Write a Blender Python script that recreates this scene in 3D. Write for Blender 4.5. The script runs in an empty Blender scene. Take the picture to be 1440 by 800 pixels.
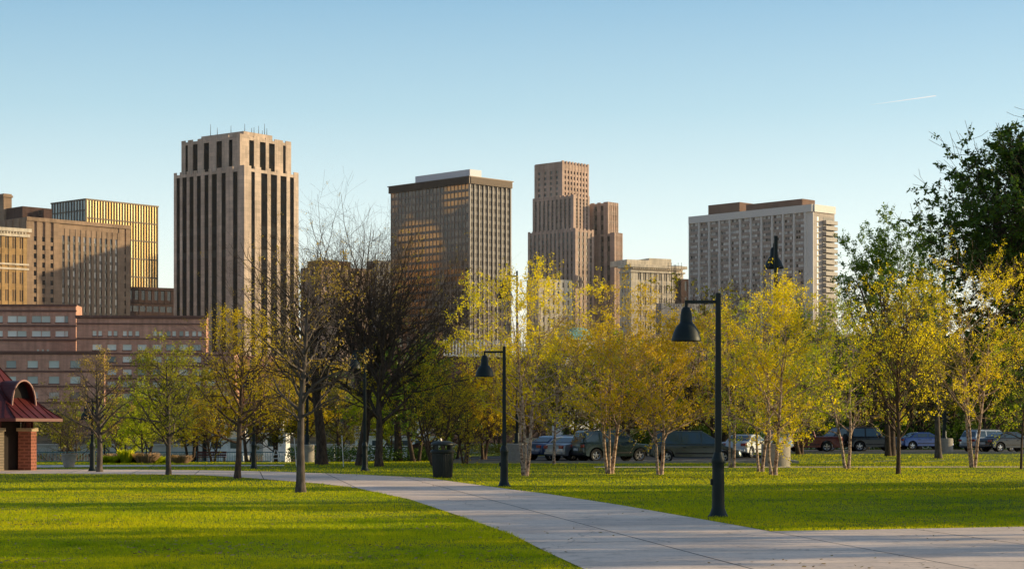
import bpy, bmesh, math, random
import numpy as np
from mathutils import Vector, Matrix
R = math.radians
PI = math.pi
scene = bpy.context.scene
COL = scene.collection
random.seed(7)

# ---------------------------------------------------------------- measured camera
F, CX, HY, EYE = 2800.0, 720.0, 610.0, 1.6
def X(px, Y): return (px - CX) * Y / F
def Z(py, Y): return EYE - (py - HY) * Y / F
def GY(py): return F * EYE / (py - HY)

SUN_AZ, SUN_EL = 80.0, 14.0

# ---------------------------------------------------------------- materials
def nmat(name):
    m = bpy.data.materials.new(name); m.use_nodes = True
    nt = m.node_tree; nt.nodes.clear()
    out = nt.nodes.new('ShaderNodeOutputMaterial')
    return m, nt, out
def N(nt, t, **k):
    n = nt.nodes.new(t)
    for a, b in k.items():
        if a.startswith('i_'):
            n.inputs[a[2:].replace('_', ' ')].default_value = b
        else: setattr(n, a, b)
    return n
def ramp(nt, fac, stops):
    r = nt.nodes.new('ShaderNodeValToRGB')
    e = r.color_ramp.elements
    e[0].position, e[0].color = stops[0][0], (*stops[0][1], 1)
    e[1].position, e[1].color = stops[-1][0], (*stops[-1][1], 1)
    for p, c in stops[1:-1]:
        x = e.new(p); x.color = (*c, 1)
    nt.links.new(fac, r.inputs[0]); return r.outputs[0]
def mixc(nt, fac, a, b, mode='MIX'):
    m = nt.nodes.new('ShaderNodeMix'); m.data_type = 'RGBA'; m.blend_type = mode
    for s, v in ((m.inputs[0], fac), (m.inputs[6], a), (m.inputs[7], b)):
        if hasattr(v, 'links'): nt.links.new(v, s)
        elif isinstance(v, (tuple, list)): s.default_value = (*v, 1) if len(v) == 3 else v
        else: s.default_value = v
    return m.outputs[2]
def coords(nt, scale=(1, 1, 1), kind='Object'):
    tc = nt.nodes.new('ShaderNodeTexCoord'); mp = nt.nodes.new('ShaderNodeMapping')
    nt.links.new(tc.outputs[kind], mp.inputs[0]); mp.inputs['Scale'].default_value = scale
    return mp.outputs[0]
def noise(nt, vec, scale, detail=4, rough=.55):
    n = N(nt, 'ShaderNodeTexNoise'); n.inputs['Scale'].default_value = scale
    n.inputs['Detail'].default_value = detail; n.inputs['Roughness'].default_value = rough
    nt.links.new(vec, n.inputs['Vector']); return n.outputs['Fac']
def bsdf(nt, out, col, rough=.8, metal=0.0, bump=None, bs=.3, bd=.05, spec=.4, coat=0):
    p = nt.nodes.new('ShaderNodeBsdfPrincipled')
    if hasattr(col, 'links'): nt.links.new(col, p.inputs['Base Color'])
    else: p.inputs['Base Color'].default_value = (*col, 1)
    if hasattr(rough, 'links'): nt.links.new(rough, p.inputs['Roughness'])
    else: p.inputs['Roughness'].default_value = rough
    p.inputs['Metallic'].default_value = metal
    p.inputs['Specular IOR Level'].default_value = spec
    p.inputs['Coat Weight'].default_value = coat
    if bump is not None:
        b = nt.nodes.new('ShaderNodeBump'); b.inputs['Strength'].default_value = bs; b.inputs['Distance'].default_value = bd
        nt.links.new(bump, b.inputs['Height']); nt.links.new(b.outputs[0], p.inputs['Normal'])
    nt.links.new(p.outputs[0], out.inputs[0]); return p
MATS = {}
def plain(name, col, rough=.7, metal=0.0, var=.18, scale=3.0, coat=0, spec=.4, bs=.15):
    if name in MATS: return MATS[name]
    m, nt, out = nmat(name)
    v = coords(nt); f = noise(nt, v, scale)
    c = ramp(nt, f, [(.25, tuple(x * (1 - var) for x in col)), (.75, tuple(min(1, x * (1 + var)) for x in col))])
    bsdf(nt, out, c, rough, metal, f, bs, .02, spec, coat)
    MATS[name] = m; return m
def stone(name, col, var=.14, scale=.12, streak=True, block=(2.4, 1.2), mortar=.75):
    """facade stone: courses of slightly different blocks, weather streaks, mottling"""
    m, nt, out = nmat(name)
    v = coords(nt)
    s = N(nt, 'ShaderNodeSeparateXYZ'); nt.links.new(v, s.inputs[0])
    ad = N(nt, 'ShaderNodeMath', operation='ADD'); nt.links.new(s.outputs[0], ad.inputs[0]); nt.links.new(s.outputs[1], ad.inputs[1])
    cb = N(nt, 'ShaderNodeCombineXYZ'); nt.links.new(ad.outputs[0], cb.inputs[0]); nt.links.new(s.outputs[2], cb.inputs[1])
    br = N(nt, 'ShaderNodeTexBrick'); nt.links.new(cb.outputs[0], br.inputs['Vector'])
    br.inputs['Scale'].default_value = 1; br.inputs['Brick Width'].default_value = block[0]; br.inputs['Row Height'].default_value = block[1]
    br.inputs['Mortar Size'].default_value = .03
    br.inputs['Color1'].default_value = (*[x * (1 - var * .7) for x in col], 1)
    br.inputs['Color2'].default_value = (*[x * (1 + var * .7) for x in col], 1)
    br.inputs['Mortar'].default_value = (*[x * mortar for x in col], 1)
    f = noise(nt, v, scale, 6, .6)
    c = mixc(nt, 1.0, br.outputs['Color'], ramp(nt, f, [(.3, (1 - var * 1.3,) * 3), (.7, (1 + var,) * 3)]), 'MULTIPLY')
    if streak:
        v2 = coords(nt, (.9, .9, .05)); f2 = noise(nt, v2, 1.0, 3)
        c = mixc(nt, 1.0, c, ramp(nt, f2, [(.35, (.8, .79, .78)), (.6, (1.04,) * 3)]), 'MULTIPLY')
    bsdf(nt, out, c, .88, 0, br.outputs['Fac'], -.2, .02, .25)
    return m
def glassmat(name, stops, rough=.12, metal=.0, spec=.9, painted_reflection=None, bscale=.05):
    """window panes, each one of its own tint"""
    m, nt, out = nmat(name)
    g = N(nt, 'ShaderNodeNewGeometry'); oi = N(nt, 'ShaderNodeObjectInfo')
    a = N(nt, 'ShaderNodeMath', operation='ADD'); nt.links.new(g.outputs['Random Per Island'], a.inputs[0]); nt.links.new(oi.outputs['Random'], a.inputs[1])
    w = N(nt, 'ShaderNodeMath', operation='FRACT'); nt.links.new(a.outputs[0], w.inputs[0])
    c = ramp(nt, w.outputs[0], stops)
    if painted_reflection:
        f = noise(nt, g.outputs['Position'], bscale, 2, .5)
        c = mixc(nt, ramp(nt, f, [(.5, (0,) * 3), (.58, (1,) * 3)]), c, painted_reflection)
    fb = noise(nt, g.outputs['Position'], .35, 2)
    bsdf(nt, out, c, rough, metal, fb, .05, .05, spec)
    return m
def leafmat(name, cols, trans=.5, tint=(1.2, 1.15, .45)):
    m, nt, out = nmat(name)
    g = N(nt, 'ShaderNodeNewGeometry'); oi = N(nt, 'ShaderNodeObjectInfo')
    f = noise(nt, g.outputs['Position'], .55, 2)
    a = N(nt, 'ShaderNodeMath', operation='MULTIPLY_ADD'); nt.links.new(g.outputs['Random Per Island'], a.inputs[0]); a.inputs[1].default_value = .55
    nt.links.new(f, a.inputs[2])
    s = N(nt, 'ShaderNodeMath', operation='SUBTRACT'); nt.links.new(a.outputs[0], s.inputs[0]); s.inputs[1].default_value = .25
    n = len(cols)
    c = ramp(nt, s.outputs[0], [(i / (n - 1), cols[i]) for i in range(n)])
    d = N(nt, 'ShaderNodeBsdfDiffuse'); t = N(nt, 'ShaderNodeBsdfTranslucent')
    gl = N(nt, 'ShaderNodeBsdfGlossy'); gl.inputs['Roughness'].default_value = .45
    ct = mixc(nt, 1.0, c, tint, 'MULTIPLY')
    nt.links.new(c, d.inputs[0]); nt.links.new(ct, t.inputs[0])
    gl.inputs[0].default_value = (.5, .5, .45, 1)
    m1 = N(nt, 'ShaderNodeMixShader'); m1.inputs[0].default_value = trans
    nt.links.new(d.outputs[0], m1.inputs[1]); nt.links.new(t.outputs[0], m1.inputs[2])
    m2 = N(nt, 'ShaderNodeMixShader'); m2.inputs[0].default_value = .05
    nt.links.new(m1.outputs[0], m2.inputs[1]); nt.links.new(gl.outputs[0], m2.inputs[2])
    nt.links.new(m2.outputs[0], out.inputs[0]); return m
def barkmat(name, lo, hi, scale=9, stretch=(1, 1, .35), contrast=(.35, .65)):
    m, nt, out = nmat(name)
    v = coords(nt, stretch); f = noise(nt, v, scale, 5, .65)
    c = ramp(nt, f, [(contrast[0], lo), (contrast[1], hi)])
    bsdf(nt, out, c, .9, 0, f, .6, .03, .2); return m

M = {}
M['stone_tower'] = stone('tower_limestone', (.60, .46, .36), .18)
M['stone_brown'] = stone('brown_stone', (.38, .255, .17), .16)
M['stone_pink'] = stone('rose_stone', (.54, .38, .30), .14, block=(3, 1.5))
M['stone_cream'] = stone('cream_stone', (.80, .68, .52), .1)
M['stone_ochre'] = stone('ochre_brick', (.50, .31, .13), .14, block=(1.2, .6))
M['brick'] = stone('red_brick', (.62, .33, .235), .12, block=(1.6, .5), mortar=.9, scale=.3)
M['brick_trim'] = plain('brick_trim', (.15, .07, .055), .9)
M['brick_light'] = stone('light_brick', (.42, .23, .13), .12, block=(1.2, .5), mortar=.85)
M['dark_brick'] = stone('dark_brick', (.10, .055, .045), .15, block=(1.2, .5))
M['concrete_tan'] = stone('tan_concrete', (.55, .47, .41), .1, block=(4, 3))
M['concrete_grey'] = stone('grey_concrete', (.33, .31, .30), .1, block=(4, 3))
M['bronze'] = plain('bronze_metal', (.075, .055, .045), .45, .6)
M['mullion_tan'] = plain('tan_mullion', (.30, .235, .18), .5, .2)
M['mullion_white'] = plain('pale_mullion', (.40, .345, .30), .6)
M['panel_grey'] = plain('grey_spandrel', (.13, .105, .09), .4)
M['panel_dark'] = plain('dark_spandrel', (.05, .042, .038), .35, spec=.6)
M['penthouse'] = plain('penthouse_metal', (.62, .62, .66), .5)
M['brown_block'] = plain('brown_block', (.20, .11, .075), .85, scale=.3)
M['gold_frame'] = plain('gold_frame', (.10, .075, .05), .5, .3)
M['win_dark'] = glassmat('dark_windows', [(0, (.018, .018, .02)), (.6, (.04, .036, .034)), (.85, (.09, .075, .06)), (1, (.22, .2, .17))])
M['win_matte'] = glassmat('matte_windows', [(0, (.03, .028, .026)), (.7, (.07, .06, .055)), (1, (.16, .13, .10))], .4, spec=.25)  # dull dark panes with low specular
M['win_black'] = glassmat('black_windows', [(0, (.012, .013, .016)), (.8, (.03, .03, .034)), (1, (.08, .07, .06))])
M['win_bright'] = glassmat('whitish_windows', [(0, (.14, .20, .19)), (.2, (.60, .68, .60)), (1, (.95, .98, .88))], .4)  # panes mostly near white, a few grey green
M['win_mixed'] = glassmat('mixed_windows', [(0, (.03, .03, .03)), (.45, (.08, .07, .07)), (.62, (.38, .36, .34)), (1, (.6, .58, .55))])
M['win_pale'] = glassmat('pale_windows', [(0, (.08, .08, .08)), (.25, (.12, .11, .11)), (.4, (.5, .47, .44)), (1, (.82, .80, .76))], .3)
M['win_gold_reflect'] = glassmat('gold_reflection_windows', [(0, (.80, .48, .16)), (.5, (.95, .64, .25)), (1, (1.0, .80, .42))], .30, .85)  # reflection of the bright sunset sky painted as gold pane colour
M['win_blue'] = glassmat('blue_windows', [(0, (.20, .26, .28)), (1, (.42, .50, .50))], .2, .4)
M['win_bronze'] = glassmat('bronze_windows', [(0, (.035, .03, .028)), (.6, (.09, .07, .055)), (1, (.16, .12, .09))], .15, .3, painted_reflection=(.80, .36, .09), bscale=.045)  # orange patches paint reflections of sunlit buildings
M['lamp_green'] = plain('lamp_dark_green', (.010, .018, .018), .5, .0, spec=.3)
M['bin_black'] = plain('bin_green_black', (.022, .026, .022), .5, .1)
M['plinth'] = plain('plinth_concrete', (.36, .32, .27), .9, scale=6)
M['roof_red'] = plain('red_seam_roof', (.10, .016, .014), .5, .1, spec=.4, var=.3)
M['roof_edge'] = plain('roof_edge_pale', (.36, .17, .14), .5)
M['dark_inside'] = plain('shade_and_soil_dark', (.018, .012, .010), .9)  # near-black: painted interior shade, plus soil and bin liner
M['pier_brick'] = stone('pier_brick', (.20, .075, .05), .15, block=(.35, .14), mortar=1.7, scale=1.0, streak=False)
M['pier_cream'] = stone('pier_cream', (.52, .40, .26), .1, block=(.6, .12), mortar=.7, scale=1.0, streak=False)
M['rail_teal'] = plain('teal_rail', (.07, .17, .19), .5, .2)
M['black_metal'] = plain('black_metal', (.012, .012, .013), .45, .3)
M['maroon'] = plain('maroon_paint', (.09, .02, .02), .6)
M['white_paint'] = plain('white_paint', (.72, .70, .66), .5)
M['rubber'] = plain('tyre_rubber', (.02, .02, .02), .85)
M['alloy'] = plain('alloy', (.55, .55, .56), .3, .8)
M['car_glass'] = plain('car_glass', (.05, .08, .095), .05, .25, spec=1.0, var=.05, bs=0)
M['car_trim'] = plain('car_trim', (.02, .02, .022), .6)
M['tail_red'] = plain('tail_light', (.32, .015, .01), .2, spec=.8)
M['head_clear'] = plain('head_light', (.6, .6, .58), .1, spec=1)
M['plate_white'] = plain('plate', (.6, .62, .65), .5)
M['asphalt_paint'] = plain('paint_line', (.5, .5, .46), .8)
M['bark_dark'] = barkmat('bark_dark', (.042, .029, .022), (.12, .085, .062))
M['bark_grey'] = barkmat('bark_grey', (.07, .055, .045), (.17, .135, .11))
M['bark_brown'] = barkmat('bark_brown', (.06, .038, .025), (.17, .11, .075))
M['bark_birch'] = barkmat('bark_birch', (.14, .07, .045), (.60, .43, .32), 6, (1, 1, 1.6), (.38, .56))
M['leaf_yellow'] = leafmat('leaf_yellow', [(.42, .34, .010), (.94, .76, .014), (1.0, .90, .03)], .6)
M['leaf_lime'] = leafmat('leaf_lime', [(.22, .28, .012), (.56, .62, .02), (.88, .84, .03)], .5)
M['leaf_limeold'] = leafmat('leaf_lime_olive', [(.16, .18, .012), (.40, .40, .02), (.70, .60, .03)], .5)
M['leaf_gold'] = leafmat('leaf_gold', [(.34, .25, .015), (.80, .58, .015), (1.0, .80, .03)], .45)
M['leaf_bud'] = leafmat('leaf_bud', [(.30, .20, .03), (.55, .38, .06), (.75, .55, .12)], .35)
M['leaf_green'] = leafmat('leaf_green', [(.05, .11, .012), (.12, .22, .02), (.22, .32, .03)], .4)
M['leaf_dark'] = leafmat('leaf_dark', [(.035, .075, .014), (.08, .15, .02), (.16, .25, .03)], .35)
M['leaf_olive'] = leafmat('leaf_olive', [(.10, .11, .012), (.25, .23, .02), (.42, .36, .03)], .4)

# ---------------------------------------------------------------- object helpers
def tag(o, label=None, cat=None, group=None, kind=None):
    if label: o['label'] = label
    if cat: o['category'] = cat
    if group: o['group'] = group
    if kind: o['kind'] = kind
    return o
def thing(name, label, cat, loc=(0, 0, 0), rz=0, group=None, scale=1):
    o = bpy.data.objects.new(name, None); COL.objects.link(o)
    o.empty_display_size = .3
    o.location = loc; o.rotation_euler = (0, 0, rz); o.scale = (scale,) * 3 if not isinstance(scale, tuple) else scale
    return tag(o, label, cat, group)
def link(name, me, parent=None, loc=None, rot=None):
    o = bpy.data.objects.new(name, me); COL.objects.link(o)
    if parent is not None: o.parent = parent
    if loc is not None: o.location = loc
    if rot is not None: o.rotation_euler = rot
    return o
def kids(o): return [c for c in bpy.data.objects if c.parent == o]
def dup(root, label, loc, rz=None, scale=None):
    r = root.copy(); COL.objects.link(r); r.location = loc
    if rz is not None: r.rotation_euler = (0, 0, rz)
    if scale is not None: r.scale = (scale,) * 3 if not isinstance(scale, tuple) else scale
    r['label'] = label
    for ch in kids(root):
        c = ch.copy(); COL.objects.link(c); c.parent = r
        for g in kids(ch):
            d = g.copy(); COL.objects.link(d); d.parent = c
    return r
def npmesh(name, V, Fq, mat, smooth=False):
    """V (n,3) array, Fq (m,k) array of equal sized faces"""
    me = bpy.data.meshes.new(name)
    V = np.ascontiguousarray(V, np.float32); Fq = np.ascontiguousarray(Fq, np.int32)
    n, k = Fq.shape
    me.vertices.add(len(V)); me.vertices.foreach_set('co', V.ravel())
    me.loops.add(n * k); me.loops.foreach_set('vertex_index', Fq.ravel())
    me.polygons.add(n)
    me.polygons.foreach_set('loop_start', np.arange(0, n * k, k, dtype=np.int32))
    me.polygons.foreach_set('loop_total', np.full(n, k, np.int32))
    if smooth: me.polygons.foreach_set('use_smooth', np.ones(n, bool))
    me.update(calc_edges=True); me.materials.append(mat); return me
class MB:
    def __init__(s): s.v = []; s.f = []
    def add(s, vs, fs):
        b = len(s.v); s.v += [tuple(p) for p in vs]; s.f += [tuple(i + b for i in f) for f in fs]; return s
    def box(s, x0, x1, y0, y1, z0, z1):
        return s.add([(x0, y0, z0), (x1, y0, z0), (x1, y1, z0), (x0, y1, z0), (x0, y0, z1), (x1, y0, z1), (x1, y1, z1), (x0, y1, z1)],
                     [(3, 2, 1, 0), (4, 5, 6, 7), (0, 1, 5, 4), (1, 2, 6, 5), (2, 3, 7, 6), (3, 0, 4, 7)])
    def tube(s, pts, rad, n=8, caps=True):
        pts = [Vector(p) for p in pts]
        if not hasattr(rad, '__len__'): rad = [rad] * len(pts)
        vs = []; fs = []
        for i, p in enumerate(pts):
            t = (pts[min(i + 1, len(pts) - 1)] - pts[max(i - 1, 0)]).normalized()
            ref = Vector((0, 0, 1)) if abs(t.z) < .9 else Vector((1, 0, 0))
            u = t.cross(ref).normalized(); w = t.cross(u)
            for k in range(n):
                a = 2 * PI * (k + .5) / n
                vs.append(p + rad[i] * (math.cos(a) * u + math.sin(a) * w))
        for i in range(len(pts) - 1):
            for k in range(n):
                k2 = (k + 1) % n
                fs.append((i * n + k, i * n + k2, (i + 1) * n + k2, (i + 1) * n + k))
        if caps: fs.append(tuple(range(n))[::-1]); fs.append(tuple(range((len(pts) - 1) * n, len(pts) * n)))
        return s.add(vs, fs)
    def lathe(s, prof, n=20, c=(0, 0, 0), axis='z', caps=True):
        vs = []; fs = []
        for r, z in prof:
            for k in range(n):
                a = 2 * PI * k / n
                p = (r * math.cos(a), r * math.sin(a), z)
                if axis == 'y': p = (p[0], p[2], p[1])
                vs.append((p[0] + c[0], p[1] + c[1], p[2] + c[2]))
        for i in range(len(prof) - 1):
            for k in range(n):
                k2 = (k + 1) % n
                fs.append((i * n + k, i * n + k2, (i + 1) * n + k2, (i + 1) * n + k))
        if caps: fs.append(tuple(range(n))[::-1]); fs.append(tuple(range((len(prof) - 1) * n, len(prof) * n)))
        return s.add(vs, fs)
    def build2(s, name, mat, other, mat2, parent):
        n = len(s.f); s.add(other.v, other.f); o = s.build(name, mat, parent); o.data.materials.append(mat2)
        idx = np.zeros(len(s.f), np.int32); idx[n:] = 1; o.data.polygons.foreach_set('material_index', idx); return o
    def build(s, name, mat, parent=None, loc=None, rot=None, bevel=0, smooth=False, seg=2):
        me = bpy.data.meshes.new(name); me.from_pydata(s.v, [], s.f); me.update(); me.materials.append(mat)
        bm = bmesh.new(); bm.from_mesh(me); bmesh.ops.recalc_face_normals(bm, faces=bm.faces); bm.to_mesh(me); bm.free()
        if smooth:
            me.polygons.foreach_set('use_smooth', np.ones(len(me.polygons), bool))
        o = link(name, me, parent, loc, rot)
        if smooth:
            try: me.set_sharp_from_angle(angle=R(40))
            except Exception: pass
        if bevel:
            b = o.modifiers.new('bevel', 'BEVEL'); b.width = bevel; b.segments = seg; b.limit_method = 'ANGLE'; b.angle_limit = R(35)
        return o

# ================================================================= SETTING
def sm(a, b, x): t = np.clip((x - a) / (b - a), 0, 1); return t * t * (3 - 2 * t)
def lin(a, b, x): return np.clip((x - a) / (b - a), 0, 1)
def H(x, y):
    x = np.asarray(x, float); y = np.asarray(y, float)
    px = x / np.maximum(y, 20) * F + CX
    w = sm(420, 760, px)
    h = -(1 - w) * .62 * lin(112, 150, y) + w * .30 * lin(112, 140, y)
    h = h + (-6 - h) * (w * sm(178, 210, y) + (1 - w) * sm(153, 180, y))
    far = -1.1 + 4.5 * lin(482, 520, y) + 21 * sm(525, 700, y)
    return np.where(y > 478, -6 + (far + 6) * lin(478, 482, y), h)
def hz(x, y): return float(H(x, y))

def grid_mesh(name, xs, ys, dz, mat):
    XX, YY = np.meshgrid(xs, ys); ZZ = H(XX, YY) + dz
    V = np.stack([XX, YY, ZZ], -1).reshape(-1, 3); nx, ny = len(xs), len(ys)
    i = np.arange(nx - 1)[None] + (np.arange(ny - 1) * nx)[:, None]
    Fq = np.stack([i, i + 1, i + nx + 1, i + nx], -1).reshape(-1, 4)
    return npmesh(name, V, Fq, mat, True)

def ground_material():
    m, nt, out = nmat('ground_grass')
    g = N(nt, 'ShaderNodeNewGeometry'); pos = g.outputs['Position']
    f1 = noise(nt, pos, .35, 5, .6); f2 = noise(nt, pos, 6, 5, .7); f3 = noise(nt, pos, 40, 3, .7)
    c = ramp(nt, f1, [(.3, (.05, .09, .008)), (.55, (.12, .17, .010)), (.75, (.28, .28, .020))])
    c = mixc(nt, .6, c, ramp(nt, f2, [(.3, (.6, .6, .55)), (.7, (1.35, 1.3, 1.1))]), 'MULTIPLY')
    c = mixc(nt, .5, c, ramp(nt, f3, [(.3, (.6, .6, .6)), (.7, (1.4, 1.4, 1.3))]), 'MULTIPLY')
    s = N(nt, 'ShaderNodeSeparateXYZ'); nt.links.new(pos, s.inputs[0])
    mr = N(nt, 'ShaderNodeMapRange'); nt.links.new(s.outputs[1], mr.inputs[0]); mr.inputs[1].default_value = 200; mr.inputs[2].default_value = 480
    c = mixc(nt, mr.outputs[0], c, ramp(nt, f1, [(.3, (.05, .045, .03)), (.7, (.13, .11, .08))]))
    bsdf(nt, out, c, .95, 0, f2, .5, .06, .15)
    return m
GM = ground_material()
ys = np.unique(np.concatenate([np.linspace(-60, 100, 9), np.linspace(104, 200, 49), np.linspace(202, 240, 20), [300, 400, 470, 478, 480, 482, 490, 500, 510, 520], np.linspace(530, 700, 18), [800, 1200, 3000, 9000, 20000]]))
xs = np.unique(np.concatenate([np.linspace(-70, 70, 71), [-9000, -4000, -2000, -1000, -500, -300, -200, -150, -100, 100, 150, 200, 300, 500, 1000, 2000, 4000, 9000]]))
tag(link('ground', grid_mesh('ground', xs, ys, 0, GM)), kind='structure')

# river
m, nt, out = nmat('river_water')
v = coords(nt, (.25, 1, 1)); f = noise(nt, v, .9, 4)
bsdf(nt, out, (.045, .055, .045), .12, 0, f, .35, .25, .8)
mb = MB(); mb.add([(-9000, 205, -3), (9000, 205, -3), (9000, 484, -3), (-9000, 484, -3)], [(0, 1, 2, 3)])
tag(mb.build('river', m), kind='structure')

# --- paved paths
def concrete_mat():
    m, nt, out = nmat('path_concrete')
    g = N(nt, 'ShaderNodeNewGeometry'); pos = g.outputs['Position']
    f1 = noise(nt, pos, .5, 5, .6); f2 = noise(nt, pos, 14, 4, .7)
    c = ramp(nt, f1, [(.3, (.70, .54, .44)), (.7, (.93, .73, .60))])
    c = mixc(nt, .5, c, ramp(nt, f2, [(.3, (.72,) * 3), (.7, (1.25,) * 3)]), 'MULTIPLY')
    f3 = noise(nt, pos, 1.7, 6, .75)
    c = mixc(nt, 1.0, c, ramp(nt, f3, [(.30, (.62, .60, .58)), (.46, (1,) * 3), (.75, (1.05, 1.03, 1.0))]), 'MULTIPLY')
    # tinted slabs: every slab its own shade
    mp = N(nt, 'ShaderNodeMapping'); nt.links.new(pos, mp.inputs[0]); mp.inputs['Rotation'].default_value = (0, 0, R(PATH_ROT)); mp.inputs['Location'].default_value = PATH_OFF
    br = N(nt, 'ShaderNodeTexBrick'); nt.links.new(mp.outputs[0], br.inputs['Vector'])
    br.offset = 0; br.inputs['Scale'].default_value = 1; br.inputs['Brick Width'].default_value = SLAB; br.inputs['Row Height'].default_value = SLAB
    br.inputs['Mortar Size'].default_value = .022; br.inputs['Mortar Smooth'].default_value = .3
    br.inputs['Color1'].default_value = (.84, .84, .85, 1); br.inputs['Color2'].default_value = (1.08, 1.06, 1.03, 1); br.inputs['Mortar'].default_value = (.22, .20, .19, 1)
    vo = N(nt, 'ShaderNodeTexVoronoi', feature='DISTANCE_TO_EDGE'); vo.inputs['Scale'].default_value = .22
    wv = N(nt, 'ShaderNodeVectorMath', operation='MULTIPLY_ADD'); nz_ = N(nt, 'ShaderNodeTexNoise'); nz_.inputs['Scale'].default_value = 1.3; nt.links.new(pos, nz_.inputs['Vector']); nt.links.new(nz_.outputs['Color'], wv.inputs[0]); wv.inputs[1].default_value = (1.2, 1.2, 0); nt.links.new(pos, wv.inputs[2]); nt.links.new(wv.outputs[0], vo.inputs['Vector'])
    c = mixc(nt, 1.0, c, ramp(nt, vo.outputs['Distance'], [(0, (.5, .47, .44)), (.004, (1, 1, 1))]), 'MULTIPLY')
    c = mixc(nt, 1.0, c, br.outputs['Color'], 'MULTIPLY')
    bsdf(nt, out, c, .85, 0, f2, .25, .01, .3)
    return m
def gp(px, py):
    Y = GY(py); return (X(px, Y), Y)
# joint direction: the long joint runs from (720,710) to (1060,800) in the picture
a, b = gp(720, 711), gp(1055, 800)
PATH_ROT = -math.degrees(math.atan2(b[1] - a[1], b[0] - a[0]))
SLAB = 2.6
c_, s_ = math.cos(R(PATH_ROT)), math.sin(R(PATH_ROT))
PATH_OFF = (0.4, -(a[0] * s_ + a[1] * c_), 0)
CM = concrete_mat()
edge_left = [(822, 801), (770, 777), (720, 752), (650, 727), (575, 702), (500, 686), (450, 680), (350, 672), (285, 668), (175, 666.5), (-200, 665)]
edge_far = [(-200, 659.5), (175, 660), (310, 661.5), (400, 663.5), (500, 667), (600, 672), (720, 688.5), (770, 694.5), (870, 710), (990, 731), (1085, 747.5), (1440, 741), (1700, 737)]
poly_main = [gp(*p) for p in edge_left] + [gp(*p) for p in edge_far] + [(30, GY(737)), (30, 8), (1.5, 8), (gp(822, 801)[0] + .9, 20)]
poly_strip = [(X(835, 95), 95), (26, 95.5), (70, 96), (70, 98.0), (26, 97.6), (X(835, 97), 97)]
poly_side = [gp(-200, 657), gp(40, 657.5), gp(160, 656), gp(300, 655.5), gp(400, 655), gp(400, 653.5), gp(250, 653.7), gp(-200, 654)]
def flat_poly(name, poly, z, mat):
    from mathutils.geometry import tessellate_polygon
    vs = [Vector((p[0], p[1], z)) for p in poly]
    tris = tessellate_polygon([vs])
    me = bpy.data.meshes.new(name); me.from_pydata([tuple(v) for v in vs], [], [tuple(t) for t in tris]); me.update(); me.materials.append(mat)
    bm = bmesh.new(); bm.from_mesh(me)
    for f in bm.faces:
        if f.normal.z < 0: f.normal_flip()
    bm.to_mesh(me); bm.free()
    return tag(link(name, me), kind='structure')
flat_poly('path', poly_main, .012, CM)
flat_poly('path', poly_strip, .012, CM)
flat_poly('path', poly_side, .012, CM)
# car park
m, nt, out = nmat('asphalt')
g = N(nt, 'ShaderNodeNewGeometry'); f = noise(nt, g.outputs['Position'], 3, 5, .7)
f1 = noise(nt, g.outputs['Position'], .25, 3)
c = mixc(nt, .5, ramp(nt, f, [(.3, (.04, .04, .042)), (.7, (.075, .072, .07))]), ramp(nt, f1, [(.35, (.7,) * 3), (.65, (1.3,) * 3)]), 'MULTIPLY')
bsdf(nt, out, c, .9, 0, f, .3, .01, .3)
ASPH = m
lx = np.linspace(-3.6, 15.5, 20)
tag(link('car_park_road', grid_mesh('car_park_road', lx, np.concatenate([np.arange(109, 127, 2.0), [127]]), .02, ASPH)), kind='structure')
tag(link('car_park_road', grid_mesh('car_park_road', np.linspace(8, 70, 40), np.arange(136, 166, 2.0), .02, ASPH)), kind='structure')
# kerbs
def strip_curve(name, pts, w, h, mat, z0=-.05):
    mb = MB()
    for (x0, y0), (x1, y1) in zip(pts[:-1], pts[1:]):
        d = Vector((x1 - x0, y1 - y0, 0)).normalized(); n = Vector((-d.y, d.x, 0)) * w / 2
        a0 = Vector((x0, y0, hz(x0, y0))); a1 = Vector((x1, y1, hz(x1, y1)))
        vs = []
        for p in (a0, a1):
            for s, zz in ((-1, z0), (1, z0), (1, h), (-1, h)):
                q = p + n * s; vs.append((q.x, q.y, q.z + zz))
        mb.add(vs, [(0, 1, 5, 4), (1, 2, 6, 5), (2, 3, 7, 6), (3, 0, 4, 7), (3, 2, 1, 0), (4, 5, 6, 7)])
    return tag(mb.build(name, mat), kind='structure')
KM = plain('kerb_concrete', (.34, .31, .28), .9, scale=5)
strip_curve('kerb', [(-3.7, 108.85), (10, 108.85), (15.6, 108.85), (15.6, 127.2)], .18, .13, KM)
strip_curve('kerb', [(-3.7, 127.2), (15.6, 127.2)], .18, .13, KM)
strip_curve('kerb', [(8, 135.8), (40, 135.8), (70, 135.8)], .18, .13, KM)
# far bank flood wall
mb = MB(); mb.box(-400, 400, 474, 478, -6, -1.1); mb.box(-400, 400, 473.6, 478.2, -1.1, -.8)
tag(mb.build('river_wall', plain('river_wall_concrete', (.40, .40, .34), .9, scale=.2)), 'long pale concrete flood wall on the far river bank', 'wall')

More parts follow.
